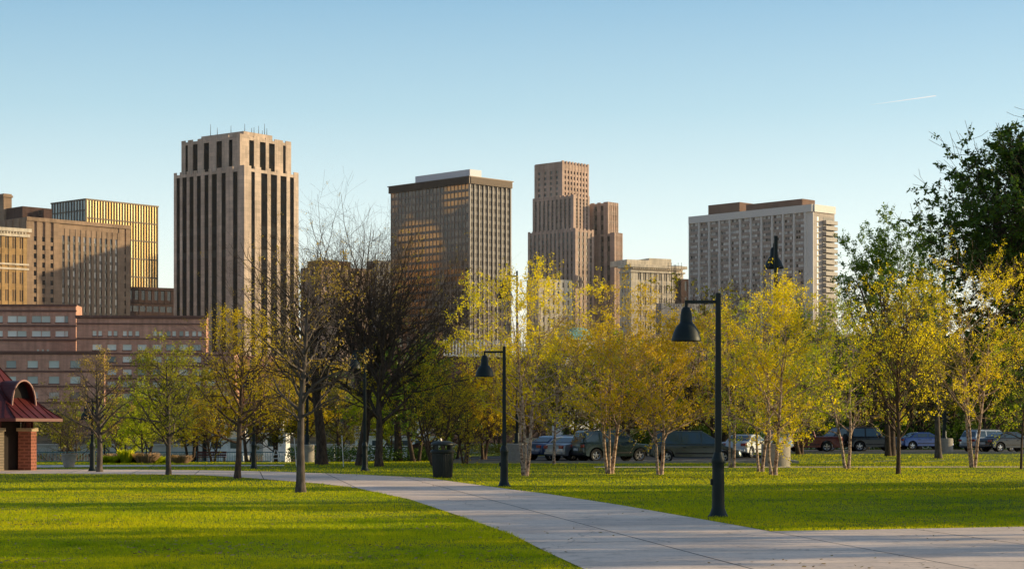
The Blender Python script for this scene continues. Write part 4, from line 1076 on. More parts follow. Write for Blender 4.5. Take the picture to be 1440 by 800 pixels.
# ================================================================= LAMPS, BIN, PLINTHS
def park_lamp(name, label, px, pyb, pyt, px_head, group=None, heads=(1,), rz=0):
    Y = GY(pyb); h = hgt(pyb, pyt, Y); x = X(px, Y); arm = (px - px_head) * Y / F
    t = thing(name, label, 'street lamp', (x, Y, hz(x, Y)), rz, group)
    mb = MB(); mb.lathe([(.20, -.02), (.20, .03), (.17, .06), (.15, .12), (.125, .18), (.12, .3), (.115, .9), (.115, 1.02), (.13, 1.05), (.13, 1.12), (.10, 1.18), (.085, 1.25)], 12)
    mb.box(-.15, -.1, -.04, .04, .62, .74); mb.build('base', M['lamp_green'], t, smooth=True)
    mb = MB(); mb.tube([(0, 0, 1.2), (0, 0, h)], [.088, .068], 4); mb.build('pole', M['lamp_green'], t, bevel=.01)
    for s in heads:
        mb = MB(); mb.box(min(0, -s * arm) - (.03 if s > 0 else 0), max(0, -s * arm) + (.03 if s < 0 else 0), -.028, .028, h - .20, h - .14); mb.box(-s * arm - .028, -s * arm + .028, -.027, .027, h - .30, h - .17)
        mb.build('arm', M['lamp_green'], t)
        zt = h - .28
        mb = MB(); mb.lathe([(.02, zt + .02), (.07, zt), (.10, zt - .07), (.115, zt - .16), (.12, zt - .28), (.145, zt - .31), (.20, zt - .38), (.245, zt - .47), (.27, zt - .56), (.285, zt - .60), (.285, zt - .64), (.26, zt - .635), (.20, zt - .50), (.08, zt - .42)], 26, (-s * arm, 0, 0))
        o = mb.build('lamp_shade', M['lamp_green'], t, smooth=True)
        mb = MB(); mb.lathe([(.03, zt - .40), (.06, zt - .46), (.06, zt - .52), (.02, zt - .56)], 10, (-s * arm, 0, 0)); mb.build('bulb', M['head_clear'], o, smooth=True)
    return t
park_lamp('park_lamp', 'tall dark green lamp post nearest the camera on the right lawn', 1010, 727, 412, 965)
park_lamp('park_lamp', 'dark green lamp post standing right of the litter bin', 709, 684, 487, 681.5)
park_lamp('park_lamp', 'black lamp post in front of the bowed bare tree', 513, 662, 488, 498)
park_lamp('park_lamp', 'lamp post with two hanging heads beside the leftmost young tree', 130, 662.5, 560, 122, heads=(1, -1))
park_lamp('park_lamp', 'thin black lamp post right of the golden young tree', 357, 659, 520, 349)

def plinth_lamp(label, px, Y, pyt, pl_h=1.05, pl_r=.62, arm=.0, side=0, face=False, sc=1.0):
    x = X(px, Y); zg = hz(x, Y); h = Z(pyt, Y) - zg
    t = thing('parking_lamp', label, 'street lamp', (x, Y, zg))
    mb = MB(); mb.lathe([(pl_r, -.1), (pl_r, pl_h - .04), (pl_r - .04, pl_h)], 28); mb.build('plinth', M['plinth'], t, smooth=True)
    mb = MB(); mb.lathe([(.20, pl_h), (.20, pl_h + .05), (.15, pl_h + .12), (.14, pl_h + .5), (.12, pl_h + .6)], 12); mb.build('base', M['lamp_green'], t, smooth=True)
    mb = MB(); mb.tube([(0, 0, pl_h + .5), (0, 0, h)], [.15 * sc, .12 * sc], 4); mb.build('pole', M['lamp_green'], t)
    dirs = [(-1, 0), (1, 0)] if side == 2 else ([(side, 0)] if side else [(0, 1)])
    for dx, dy in dirs:
        ax, ay = dx * arm, dy * arm
        mb = MB(); mb.tube([(0, 0, h - .3), (ax, ay, h - .3), (ax, ay, h - .55)], .045, 6); mb.build('arm', M['lamp_green'], t)
        zt = h - .5
        mb = MB(); mb.lathe([(.02, zt + .02), (.12, zt), (.17, zt - .12), (.19, zt - .42), (.24, zt - .5), (.36, zt - .66), (.44, zt - .88), (.50, zt - .98), (.50, zt - 1.04), (.44, zt - 1.02), (.3, zt - .7)], 24, (ax, ay, 0))
        mb.build('lamp_shade', M['lamp_green'], t, smooth=True)
    return t
plinth_lamp('very tall car park lamp on a round concrete plinth, rising above the brightest birch', 1091, 98.5, 332, 1.12, .72, .75)
plinth_lamp('car park lamp rising out of the tallest yellow birch beside the road', 727, 113, 381, 1.05, .6, .7, -1, sc=.6)
plinth_lamp('car park lamp on short plinth between the left lawn tree and the bare trunk', 432, 116, 470, 1.05, .42, .6, -1, sc=.8)
plinth_lamp('far car park lamp whose head shows over the golden birch at right', 1328, 140, 372, 1.0, .6, 1.8, -1)

# litter bin
def litter_bin(label, px, pyb, pyt):
    Y = GY(pyb); x = X(px, Y); h = hgt(pyb, pyt, Y); r = .40
    t = thing('litter_bin', label, 'litter bin', (x, Y, 0), .2)
    mb = MB(); n = 40; prof = [(.86, .0), (.88, .05), (.93, .30), (.98, .62), (1.0, h - .42)]
    vs = []; fs = []
    for rr, z in prof:
        for k in range(n * 2):
            a = PI * k / n; q = r * rr * (1.0 if k % 2 else .955); vs.append((q * math.cos(a), q * math.sin(a), z))
    m_ = n * 2
    for i in range(len(prof) - 1):
        for k in range(m_): k2 = (k + 1) % m_; fs.append((i * m_ + k, i * m_ + k2, (i + 1) * m_ + k2, (i + 1) * m_ + k))
    mb.add(vs, fs); mb.build('body', M['bin_black'], t)
    mb = MB(); zc = h - .42
    mb.lathe([(r * 1.0, zc - .02), (r * 1.12, zc), (r * 1.14, zc + .06), (r * 1.05, zc + .10), (r * .95, zc + .10), (r * .9, zc + .02)], 36); mb.build('rim', M['bin_black'], t, smooth=True)
    mb = MB()
    for k in range(4):
        a = PI / 4 + PI / 2 * k
        for j in (-1, 0, 1):
            a2 = a + j * .11; mb.tube([(r * .98 * math.cos(a2), r * .98 * math.sin(a2), zc + .08), (r * .95 * math.cos(a2), r * .95 * math.sin(a2), h - .12)], .035, 6)
    mb.build('lid_posts', M['bin_black'], t)
    mb = MB(); mb.lathe([(r * 1.05, h - .16), (r * 1.10, h - .13), (r * 1.08, h - .09), (r * .9, h - .035), (r * .6, h), (.001, h + .012)], 36); mb.build('lid', M['bin_black'], t, smooth=True)
    mb = MB(); mb.lathe([(r * .88, .2), (r * .88, zc + .1)], 20); mb.build('liner', M['dark_inside'], t)
    return t
litter_bin('black ribbed litter bin with domed lid at the path edge', 622.5, 671.5, 620)

# ================================================================= PAVILION (left edge)
Yc = 88.0; PVX = X(-20, Yc)
PV = thing('pavilion', 'park pavilion with flared red metal roof, arched dormer and brick piers', 'pavilion', (PVX, Yc, 0))
RO = 3.55; ze = Z(588.5, Yc); zp = ze + 2.95
VA = [R(35 + 45 * k) for k in range(8)]
def pv(a, r, z): return (r * math.sin(a), -r * math.cos(a), z)
def roof_r(t_): return RO * (1 - t_)
def roof_z(t_): return ze + (zp - ze) * (.62 * t_ + .38 * t_ ** 2)
nst = 10; vs = []; fs = []
for i in range(nst):
    t_ = i / (nst - 1) * .985
    vs += [pv(a, roof_r(t_), roof_z(t_)) for a in VA]
for i in range(nst - 1):
    for k in range(8): k2 = (k + 1) % 8; fs.append((i * 8 + k, i * 8 + k2, (i + 1) * 8 + k2, (i + 1) * 8 + k))
fs.append(tuple(range(8))[::-1]); fs.append(tuple(range((nst - 1) * 8, nst * 8)))
mb = MB(); mb.add(vs, fs); roof = mb.build('roof', M['roof_red'], PV)
FM = plain('fascia_maroon', (.14, .03, .025), .5)
mb = MB(); mb.add([pv(a, RO + .04, ze - .13) for a in VA] + [pv(a, RO + .04, ze - .003) for a in VA], [tuple(range(8))[::-1], tuple(range(8, 16))] + [(k, (k + 1) % 8, 8 + (k + 1) % 8, 8 + k) for k in range(8)]); mb.build('fascia', FM, PV)
mb = MB()
for k in range(8):
    a0, a1 = VA[k], VA[(k + 1) % 8]
    for q in range(7):
        f_ = q / 6; e0, e1 = Vector(pv(a0, 1, 0)), Vector(pv(a1, 1, 0)); u_ = e0.lerp(e1, f_)
        # seams run square to the eave until they meet the hip
        mid = (e0 + e1) / 2; off_ = u_ - mid; lim = 1 - abs(f_ - .5) * 2 if q not in (0, 6) else 1.0
        pts = []
        for i in range(nst):
            t_ = i / (nst - 1) * .985; r_ = roof_r(t_)
            if q in (0, 6): p = u_ * r_
            else:
                if (1 - t_) < abs(f_ - .5) * 2: break
                p = mid * r_ + off_ * RO
            pts.append((p.x, p.y, roof_z(t_) + .02))
        if len(pts) > 1: mb.tube(pts, .02, 4)
mb.build('roof_seam', M['roof_red'], roof)
aN = R(57.5); nx_, ny_ = math.sin(aN), -math.cos(aN); tx_, ty_ = math.cos(aN), math.sin(aN)
def dp(u, w, z): return (nx_ * w + tx_ * u, ny_ * w + ty_ * u, z)
hwD, zbD, htD = .70, ze + .30, 1.35; n = 16; y0, y1 = 2.35, .3
arc = [(hwD * math.cos(PI * k / n), zbD + htD * math.sin(PI * k / n) ** .75) for k in range(n + 1)]
arc = [(hwD, zbD - .12)] + arc + [(-hwD, zbD - .12)]; n = len(arc) - 1
dm = MB(); dm.add([dp(a_, y0, b_) for a_, b_ in arc] + [dp(a_, y1, b_) for a_, b_ in arc], [(k, k + 1, n + 1 + k + 1, n + 1 + k) for k in range(n)])
dm.build('dormer', M['roof_red'], PV)
tr = MB(); tr.tube([dp(a_, y0 + .02, b_) for a_, b_ in arc], .045, 6); tr.build('dormer_trim', M['roof_edge'], PV)
mb = MB(); mb.add([dp(a_, y0 - .35, b_) for a_, b_ in arc], [tuple(range(n + 1))]); mb.build('dormer_shade', M['dark_inside'], PV)  # near-black sheet paints the shade inside the dormer opening
for k, pa_ in enumerate((80, 27, -40, -100, -160, 140)):
    a = R(pa_); mat = 'pier_brick' if k % 2 == 0 else 'pier_cream'; mm_ = Matrix.Rotation(a, 3, 'Z')
    def rb(mb, x0, x1, y0, y1, z0, z1):
        c = len(mb.v); mb.box(x0, x1, y0, y1, z0, z1)
        for q in range(c, len(mb.v)): mb.v[q] = tuple(mm_ @ Vector(mb.v[q]))
    rr0 = 1.95
    mb = MB(); rb(mb, -.3, .3, -rr0 - .3, -rr0 + .3, -.1, 1.72); o = mb.build('pier', M[mat], PV)
    mb = MB(); rb(mb, -.36, .36, -rr0 - .36, -rr0 + .36, 1.722, 1.86); mb.build('pier_cap', M['pier_cream'], o)
    mb = MB()
    for s_ in (-.2, .08): rb(mb, s_, s_ + .12, -rr0 - .2, -rr0 - .08, 1.862, ze - .135)
    mb.build('post', FM, o)
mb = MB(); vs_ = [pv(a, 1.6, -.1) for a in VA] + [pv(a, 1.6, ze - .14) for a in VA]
mb.add(vs_, [(k, (k + 1) % 8, 8 + (k + 1) % 8, 8 + k) for k in range(8)]); mb.build('inner_shade_wall', M['dark_inside'], PV)  # near-black colour paints the shade behind the piers

# ================================================================= RAILING, PLANTER, BENCH, BEDS ...
def railing(label, pts, h, mat, posts=2.4, bars=9, name='railing'):
    t = thing(name, label, 'railing', (pts[0][0], pts[0][1], pts[0][2])); o = Vector(pts[0]); mb = MB(); pm = MB()
    for p, q in zip(pts[:-1], pts[1:]):
        p, q = Vector(p) - o, Vector(q) - o; L = (q - p).length; n = max(1, int(L / posts))
        for zz in (h, h * .12): mb.tube([p + Vector((0, 0, zz)), q + Vector((0, 0, zz))], .035, 6)
        for i in range(n):
            a_ = p.lerp(q, i / n); pm.tube([a_, a_ + Vector((0, 0, h))], .04, 6)
            for k in range(1, bars):
                c_ = p.lerp(q, (i + k / bars) / n); mb.tube([c_ + Vector((0, 0, h * .12)), c_ + Vector((0, 0, h))], .02, 3, False)
    mb.build('rails', M[mat], t); pm.build('posts', M[mat], t); return t
zr = lambda px, Y: Z(650, Y)
Y = 148
railing('teal metal railing above the river on the left', [(X(p, Y), Y, Z(650, Y)) for p in (40, 150, 260, 400)], hgt(650, 635.5, Y), 'rail_teal', bars=14)
railing('pale thin railing in front of the white riverboat', [(X(p, 150), 150, Z(645, 150)) for p in (470, 540, 610)], .95, 'white_paint', bars=3)
mb = MB(); mb.box(X(30, 146), X(410, 146), 145.4, 146.2, -.9, Z(650.5, 146)); tag(mb.build('retaining_wall', M['plinth']), 'low stone kerb wall under the teal railing', 'wall')
# planter
Y = GY(656.5); t = thing('planter', 'tapered round concrete planter beside the pavilion', 'planter', (X(97, Y), Y, hz(X(97, Y), Y)))
mb = MB(); mb.lathe([(.24, 0), (.34, .45), (.36, .58), (.38, .6), (.38, .66), (.32, .66), (.30, .55)], 28); mb.build('pot', M['plinth'], t, smooth=True)
mb = MB(); mb.lathe([(.31, .54), (.31, .58)], 20); mb.build('soil', M['dark_inside'], t)
T_ = make_tree(81, 1.9, 1, r=.03, crown=.5, clear=.3, n1=12, n2=4, n3=3, nleaf=250, lsize=.05, bark='bark_brown', leaf='leaf_bud')
t2 = thing('sapling', 'bare twiggy sapling growing in the concrete planter', 'sapling', t.location + Vector((-.1, 0, .56))); link('trunk', T_[0], t2); link('crown', T_[1], t2)
# hoop bike racks
proto = None
for i, px in enumerate((147, 176, 206)):
    Y = 124; lab = ['black hoop bike rack nearest the twin headed lamp', 'middle black hoop bike rack before the railing', 'black hoop bike rack nearest the bright planted bed'][i]
    if proto is None:
        proto = thing('bike_rack', lab, 'bike rack', (X(px, Y), Y, hz(X(px, Y), Y)), 0, 'hoop bike racks')
        mb = MB(); mb.tube([(0, 0, 0), (0, 0, 1.15)], .04, 8); mb.build('post', M['black_metal'], proto)
        mb = MB(); mb.tube([(.28 * math.cos(a_ * PI / 10), 0, .62 + .28 * math.sin(a_ * PI / 10)) for a_ in range(21)], .025, 6, False); mb.build('hoop', M['black_metal'], proto)
    else: dup(proto, lab, (X(px, Y), Y, hz(X(px, Y), Y)))
# planted bed of grasses and flowers
def clump(label, px, Y, r, h, mat, n, seed, name='flowering_plant', cat='plant', w=.02):
    rg = np.random.default_rng(seed); x = X(px, Y); z = hz(x, Y); a = rg.uniform(0, 2 * PI, n); q = r * np.sqrt(rg.random(n)) * .6
    b = np.stack([x + q * np.cos(a), Y + q * np.sin(a), np.full(n, z)], -1); hh = h * rg.uniform(.5, 1, n); ln = rg.uniform(0, .8, n) * r
    tip = b + np.stack([np.cos(a) * ln, np.sin(a) * ln, hh], -1); s = np.stack([-np.sin(a), np.cos(a), 0 * a], -1) * w
    mid = b + np.stack([np.cos(a) * ln * .3, np.sin(a) * ln * .3, hh * .65], -1)
    V = np.stack([b - s * .4, b + s * .4, mid + s, tip, mid - s], 1).reshape(-1, 3); V -= np.array([x, Y, z])
    o = link(name, npmesh(name, V, np.arange(len(V)).reshape(-1, 5), mat), None, (x, Y, z)); return tag(o, label, cat)
pk = leafmat('pale_pink_plume', [(.40, .25, .17), (.60, .42, .30)], .3); yl = M['leaf_lime']; dg = M['leaf_green']
bed = [(152, 'small green tuft at the left end of the bed', yl, .6, .35), (160, 'pale pink plumes at the left end of the bed', pk, .6, .42), (168, 'second tuft of pale pink plumes beside the yellow spike', pk, .6, .42), (177, 'tall yellow green spike in the middle of the bed', yl, .5, .62),
       (184, 'dark green tuft right of the yellow spike', dg, .6, .4), (194, 'pink grass tuft in the middle of the bed', pk, .6, .42), (204, 'widest pink plume tuft right of centre in the bed', pk, .8, .48), (214, 'lime tuft at the right end of the bed', yl, .8, .32), (228, 'low lime cover beyond the right end of the bed', yl, 1.1, .22), (255, 'buff mound of dried grass right of the young tree', pk, .7, .38)]
for i, (px, lab, mt, r_, h_) in enumerate(bed): clump(lab, px, 108.5 + (i % 3) * .8, r_ * .85, h_ * 1.35, mt, 260, 100 + i, w=.026)
# bench, posts, easel, stakes, brick end wall
Y = 135; x = X(297, Y); z = Z(651, Y); t = thing('bench', 'long maroon bench beside the teal railing', 'bench', (x, Y, z))
mb = MB(); mb.box(-1, 1, -.25, .25, .40, .46); mb.build('seat', M['maroon'], t); mb = MB(); mb.box(-1, 1, .22, .28, .5, .62); mb.box(-1, 1, .23, .29, .66, .8); mb.build('backrest', M['maroon'], t)
for s in (-.9, .9): mb = MB(); mb.box(s - .04, s + .04, -.24, .28, 0, .395); mb.build('leg', M['black_metal'], t)
for px, lab in ((276, 'left of two tall dark timber posts by the railing'), (288, 'right of two tall dark timber posts by the railing')):
    Y = 150; x = X(px, Y); mb = MB(); mb.box(-.16, .16, -.16, .16, 0, Z(577, Y) - Z(652, Y)); mb.box(-.2, .2, -.2, .2, Z(577, Y) - Z(652, Y), Z(577, Y) - Z(652, Y) + .12)
    tag(mb.build('timber_post', M['black_metal'], None, (x, Y, Z(652, Y))), lab, 'post')
Y = 115; x = X(388, Y); z = hz(x, Y)
mb = MB()
for s in (-1, 1):
    mb.tube([(s * .28, -.2, 0), (s * .05, 0, .72)], .025, 5); mb.tube([(s * .28, .2, 0), (s * .05, 0, .72)], .025, 5)
mb.box(-.2, .2, -.14, -.12, .22, .27); mb.box(-.12, .12, -.08, -.06, .45, .5)
tag(mb.build('trestle', M['white_paint'], None, (x, Y, z)), 'small white trestle stand on the grass behind the left path', 'stand')
for px, pt, lab, ln in ((417, 615, 'thin pale stake leaning by the short plinth', -.12), (483, 612, 'thin pale stake on the grass between bare trunks', -.08)):
    Y = GY(656); mb = MB(); mb.tube([(0, 0, 0), (ln, 0, hgt(656, pt, Y))], .022, 6)
    tag(mb.build('stake', M['white_paint'], None, (X(px, Y), Y, 0)), lab, 'stake')
Y = 120; mb = MB(); x0, x1 = X(573, Y), X(606, Y); zt = Z(622, Y)
mb.add([(x0, Y, -.6), (x1, Y, -.6), (x1, Y, zt + .15), ((x0 + x1) / 2, Y, zt), (x0, Y, zt - .2), (x0, Y + .4, -.6), (x1, Y + .4, -.6), (x1, Y + .4, zt + .15), ((x0 + x1) / 2, Y + .4, zt), (x0, Y + .4, zt - .2)],
       [(0, 1, 2, 3, 4), (9, 8, 7, 6, 5), (0, 5, 6, 1), (1, 6, 7, 2), (2, 7, 8, 3), (3, 8, 9, 4), (4, 9, 5, 0)])
tag(mb.build('garden_wall', M['dark_brick']), 'dark red end wall with sloping top behind the litter bin', 'wall')
Y = 133; mb = MB(); mb.box(X(738, Y), X(772, Y), Y, Y + .5, 0, Z(618, Y)); mb.box(X(737, Y), X(773, Y), Y - .05, Y + .55, Z(618, Y), Z(617, Y) + .05)
tag(mb.build('garden_wall', M['stone_cream']), 'cream low wall left of the blue sedan', 'wall')

# ---- riverboats moored at the near bank
def riverboat(label, px0, px1, Y, pyb, pyt, decks, seed):
    x0, x1 = X(px0, Y), X(px1, Y); L = x1 - x0; zb = -3.2; t = thing('riverboat', label, 'boat', ((x0 + x1) / 2, Y, zb)); hL = L / 2
    zt = Z(pyt, Y) - zb; z1 = Z(pyb, Y) - zb; W = 2.4
    mb = MB(); pr = [(-hL, W * .8), (-hL * .9, W), (hL * .8, W), (hL, W * .3)]
    vs = [(x, -w, 0) for x, w in pr] + [(x, w, 0) for x, w in pr[::-1]]; n = len(vs)
    mb.add([(a, b * .85, 0) for a, b, c in vs] + [(a, b, z1) for a, b, c in vs], [tuple(range(n))[::-1], tuple(range(n, 2 * n))] + [(i, (i + 1) % n, n + (i + 1) % n, n + i) for i in range(n)])
    mb.build('hull', M['white_paint'], t)
    dh = (zt - z1) / decks
    for d in range(decks):
        k = .92 - .1 * d; za = z1 + d * dh
        mb = MB(); mb.box(-hL * k, hL * k * .9, -W * .85, W * .85, za + .01, za + dh - .12); mb.build('cabin', M['white_paint'] if d == 0 else M['stone_cream'], t)
        mb = MB(); mb.box(-hL * k - .3, hL * k * .9 + .3, -W, W, za + dh - .11, za + dh); mb.build('deck', M['white_paint'], t)
        nw = int(L / 1.6)
        for i in range(nw):
            u = -hL * k + (i + .2) * (hL * k * 1.9) / nw
            mb = MB(); mb.box(u, u + .9, -W * .85 - .02, -W * .85 - .005, za + dh * .4, za + dh * .78); mb.build('window', M['car_glass'], t)
        mb = MB()
        for zz in (.35, .7, 1.0): mb.tube([(-hL * k, -W, za + dh + zz), (hL * k * .9, -W, za + dh + zz)], .03, 4)
        for i in range(nw + 1): u = -hL * k + i * (hL * k * 1.9) / nw; mb.tube([(u, -W, za + dh), (u, -W, za + dh + 1.0)], .03, 4)
        mb.build('railing', M['white_paint'], t)
    mb = MB(); mb.box(hL * .3, hL * .5, -.8, .8, zt, zt + 1.6); mb.build('pilot_house', M['white_paint'], t)
    return t
riverboat('white excursion boat with open railed deck behind the bare trunks', 496, 632, 212, 640, 613, 1, 1)
riverboat('white houseboat with two decks seen behind the maroon bench', 296, 352, 214, 640, 590, 2, 2)
riverboat('small cream boat behind the short concrete plinth', 372, 408, 216, 640, 608, 1, 3)

# ================================================================= CARS
CARP = {}
def carpaint(name, col, rough=.28, metal=.35):
    m, nt, out = nmat(name); v = coords(nt); f = noise(nt, v, 1.2, 3)
    c = ramp(nt, f, [(.3, tuple(x * .85 for x in col)), (.7, tuple(x * 1.1 for x in col))])
    bsdf(nt, out, c, rough, metal, None, spec=.5, coat=.6); return m
def arc_pts(cx, r, z0, n=9):
    h = math.sqrt(max(r * r - (z0 - r * .93) ** 2, 0)); a0 = math.atan2(z0 - .33, -h); a1 = math.atan2(z0 - .33, h)
    return [(cx + r * math.cos(a), .33 + r * math.sin(a)) for a in np.linspace(PI - (-math.asin(max(-1, min(1, (z0 - .33) / r)))), math.asin(max(-1, min(1, (z0 - .33) / r))), n)]
KIND = {
 'sedan': dict(L=4.65, W=1.78, H=1.43, wb=(.85, 3.65), body=[(.02, .48), (.03, .82), (.12, .98), (.9, 1.02), (3.25, .98), (4.2, .84), (4.55, .68), (4.64, .48)], cab=[(.62, 1.0), (1.28, 1.38), (1.7, 1.43), (2.45, 1.42), (3.35, .97)], pill=[.75, 1.28, 2.25, 3.25]),
 'suv': dict(L=4.6, W=1.85, H=1.80, wb=(.85, 3.6), body=[(.02, .5), (.02, .95), (.08, 1.08), (3.3, 1.06), (4.3, .98), (4.55, .8), (4.58, .5)], cab=[(.06, 1.06), (.25, 1.68), (.5, 1.78), (2.7, 1.76), (3.45, 1.05)], pill=[.2, 1.1, 2.2, 3.35]),
 'minivan': dict(L=5.15, W=1.95, H=1.78, wb=(.95, 4.05), body=[(.02, .45), (.02, .9), (.08, 1.02), (4.0, 1.0), (4.75, .82), (5.08, .65), (5.14, .42)], cab=[(.06, 1.0), (.32, 1.66), (.6, 1.76), (2.9, 1.74), (4.2, .98)], pill=[.3, 1.75, 2.85, 3.95]),
 'wagon': dict(L=4.6, W=1.8, H=1.62, wb=(.85, 3.55), body=[(.02, .48), (.02, .9), (.08, 1.02), (3.3, 1.0), (4.25, .88), (4.5, .7), (4.58, .48)], cab=[(.1, 1.0), (.38, 1.52), (.7, 1.6), (2.6, 1.58), (3.42, .99)], pill=[.35, 1.25, 2.25, 3.3]),
 'pickup': dict(L=5.4, W=1.92, H=1.80, wb=(1.15, 4.3), body=[(.02, .6), (.02, 1.08), (.06, 1.12), (4.0, 1.10), (5.1, 1.02), (5.33, .85), (5.38, .55)], cab=[(1.95, 1.1), (2.1, 1.70), (2.4, 1.78), (3.5, 1.77), (4.15, 1.08)], pill=[2.12, 3.0, 4.0]),
 'jeep': dict(L=4.0, W=1.75, H=1.80, wb=(.75, 3.15), body=[(.02, .55), (.02, 1.05), (2.6, 1.08), (2.65, 1.12), (3.75, 1.06), (3.95, .95), (3.98, .55)], cab=[(.15, 1.05), (.18, 1.72), (.3, 1.78), (2.2, 1.78), (2.55, 1.07)], pill=[.25, 1.2, 2.4]),
}
def car(label, kind, px, Y, heading, paint, name='parked_car', cat='car', group='cars in the car park', plate=True):
    k = KIND[kind]; L, W = k['L'], k['W']; x = X(px, Y); t = thing(name, label, cat, (x, Y, hz(x, Y) + .02), heading, group)
    zl = .30; wr_ = .335 if kind in ('sedan', 'wagon', 'minivan') else .37; ar = wr_ + .07
    # lower body outline with wheel arches, x from rear (0) to front (L), centred afterwards
    top = k['body']; out = list(top)
    bot = [(L - .04, zl + .05), (L - .15, zl)]
    for wx in k['wb'][::-1]:
        a0 = math.asin((zl - wr_) / ar)
        bot += [(wx + ar * math.cos(a), wr_ + ar * math.sin(a)) for a in np.linspace(a0, PI - a0, 10)]
    bot += [(.15, zl), (.03, zl + .06)]
    prof = out + bot; n = len(prof); hw = W / 2
    stations = [(-hw, .0, 1), (-hw + .05, 0, 1)]
    mb = MB(); vs = []
    def sec(y, inset):
        res = []
        for (a, z) in prof:
            u = a
            if a < .25: u = a + inset * .9
            if a > L - .5: u = a - inset * (1.6 if z > .35 else 1.0)
            zz = z - (inset * .25 if z > .9 else 0)
            res.append((u - L / 2, y, zz))
        return res
    ins = [(-hw, .16), (-hw + .06, .09), (-hw + .28, .02), (-hw * .4, 0), (hw * .4, 0), (hw - .28, .02), (hw - .06, .09), (hw, .16)]
    secs = [sec(y, i_) for y, i_ in ins]
    # tuck the sill and shoulder inwards on the outermost section
    for si in (0, -1):
        secs[si] = [(a, y * (.965 if z > .85 else (.985 if z < .4 else 1.0)), z) for a, y, z in secs[si]]
    vs = [p for s_ in secs for p in s_]; m_ = len(secs); fs = []
    for i in range(m_ - 1):
        for j in range(n): j2 = (j + 1) % n; fs.append((i * n + j, i * n + j2, (i + 1) * n + j2, (i + 1) * n + j))
    fs.append(tuple(range(n))); fs.append(tuple(range((m_ - 1) * n, m_ * n))[::-1])
    mb.add(vs, fs); mb.build('body', paint, t, bevel=.025, smooth=True)
    # cabin
    cab = k['cab']; belt = min(z for a, z in cab); tum = .30 if kind not in ('jeep', 'pickup', 'minivan') else .20
    def cw(z): return hw - .07 - max(0, z - belt) * tum
    mb = MB(); nc = len(cab); vs = [(a - L / 2, -cw(z), z - .02 if i in (0, nc - 1) else z) for i, (a, z) in enumerate(cab)] + [(a - L / 2, cw(z), z - .02 if i in (0, nc - 1) else z) for i, (a, z) in enumerate(cab)]
    mb.add(vs, [tuple(range(nc)), tuple(range(nc, 2 * nc))[::-1]] + [(i, (i + 1) % nc, nc + (i + 1) % nc, nc + i) for i in range(nc)])
    mb.build('cabin', M['car_trim'] if kind == 'jeep' else paint, t, bevel=.05, smooth=True, seg=3)
    xs_ = [a for a, z in cab]; zs_ = [z for a, z in cab]; ft = lambda a: float(np.interp(a, xs_, zs_)) - .09
    zb = belt + .06
    for s in (-1, 1):
        for a0, a1 in zip(k['pill'][:-1], k['pill'][1:]):
            a0 += .05; a1 -= .05; q = np.linspace(a0, a1, 9); up = [(a, ft(a)) for a in q if ft(a) > zb + .02]
            if len(up) < 2: continue
            pts = [(up[0][0], zb)] + up + [(up[-1][0], zb)]
            lo = [a for a in (a0, a1)]
            pts = [(a0 if ft(a0) > zb else up[0][0] - .05, zb)] + up + [(a1 if ft(a1) > zb else up[-1][0] + .05, zb)]
            mb = MB(); mb.add([(a - L / 2, s * (cw(z) + .008), z) for a, z in pts], [tuple(range(len(pts)))]); mb.build('side_window', M['car_glass'], t)
        # handles, mirror, lights
        mb = MB()
        for a0 in k['pill'][1:-1]: mb.box(a0 - L / 2 + .08, a0 - L / 2 + .26, s * (hw + .012) - .012, s * (hw + .012) + .012, belt - .16, belt - .12)
        mb.build('door_handle', M['car_trim'], t)
        mb = MB(); a0 = k['pill'][-1] - .12 - L / 2; mb.box(a0 - .08, a0 + .08, s * (hw + .08) - .09, s * (hw + .08) + .09, belt + .02, belt + .17); mb.build('wing_mirror', paint, t, bevel=.03)
        mb = MB(); mb.box(.0 + (.02) - L / 2, .22 - L / 2 + .02, s * (hw - .22) - .16, s * (hw - .22) + .185, belt - .26, belt - .08); mb.build('tail_light', M['tail_red'], t, bevel=.03)
        fx, fz = [p for p in k['body'] if p[0] > L - .5][0]
        mb = MB(); mb.box(L / 2 - .42, L / 2 - .13, s * (hw - .28) - .2, s * (hw - .28) + .2, .62, .76); mb.build('headlight', M['head_clear'], t, bevel=.03)
        # waist moulding
        mb = MB(); mb.box(k['wb'][0] + ar + .05 - L / 2, k['wb'][1] - ar - .05 - L / 2, s * hw - .012, s * hw + .012, .48, .55); mb.build('side_moulding', M['car_trim'], t)
    # windscreen and rear window follow the cabin slopes
    (ra, rz_), (rb, rz2) = cab[0], cab[1]; (fa, fz_), (fb_, fz2) = cab[-1], cab[-2]
    for nm, (pa, za), (pb, zb2), s in (('rear_window', (ra, rz_), (rb, rz2), -1), ('windscreen', (fa, fz_), (fb_, fz2), 1)):
        def P(f): return (pa + (pb - pa) * f, za + (zb2 - za) * f)
        (a0, z0), (a1, z1) = P(.16), P(.86); nrm = Vector((-(zb2 - za), 0, (pb - pa))) if s < 0 else Vector(((zb2 - za), 0, -(pb - pa)))
        nrm.normalize(); o_ = nrm * .012
        mb = MB(); mb.add([(a0 - L / 2 + o_.x, -cw(z0) + .1, z0 + o_.z), (a0 - L / 2 + o_.x, cw(z0) - .1, z0 + o_.z), (a1 - L / 2 + o_.x, cw(z1) - .1, z1 + o_.z), (a1 - L / 2 + o_.x, -cw(z1) + .1, z1 + o_.z)], [(0, 1, 2, 3)])
        mb.build(nm, M['car_glass'], t)
    mb = MB(); mb.box(-L / 2 - .02, -L / 2 + .16, -hw + .12, hw - .12, .38, .52); mb.build('bumper', M['car_trim'] if kind in ('suv', 'jeep', 'pickup') else paint, t, bevel=.03)
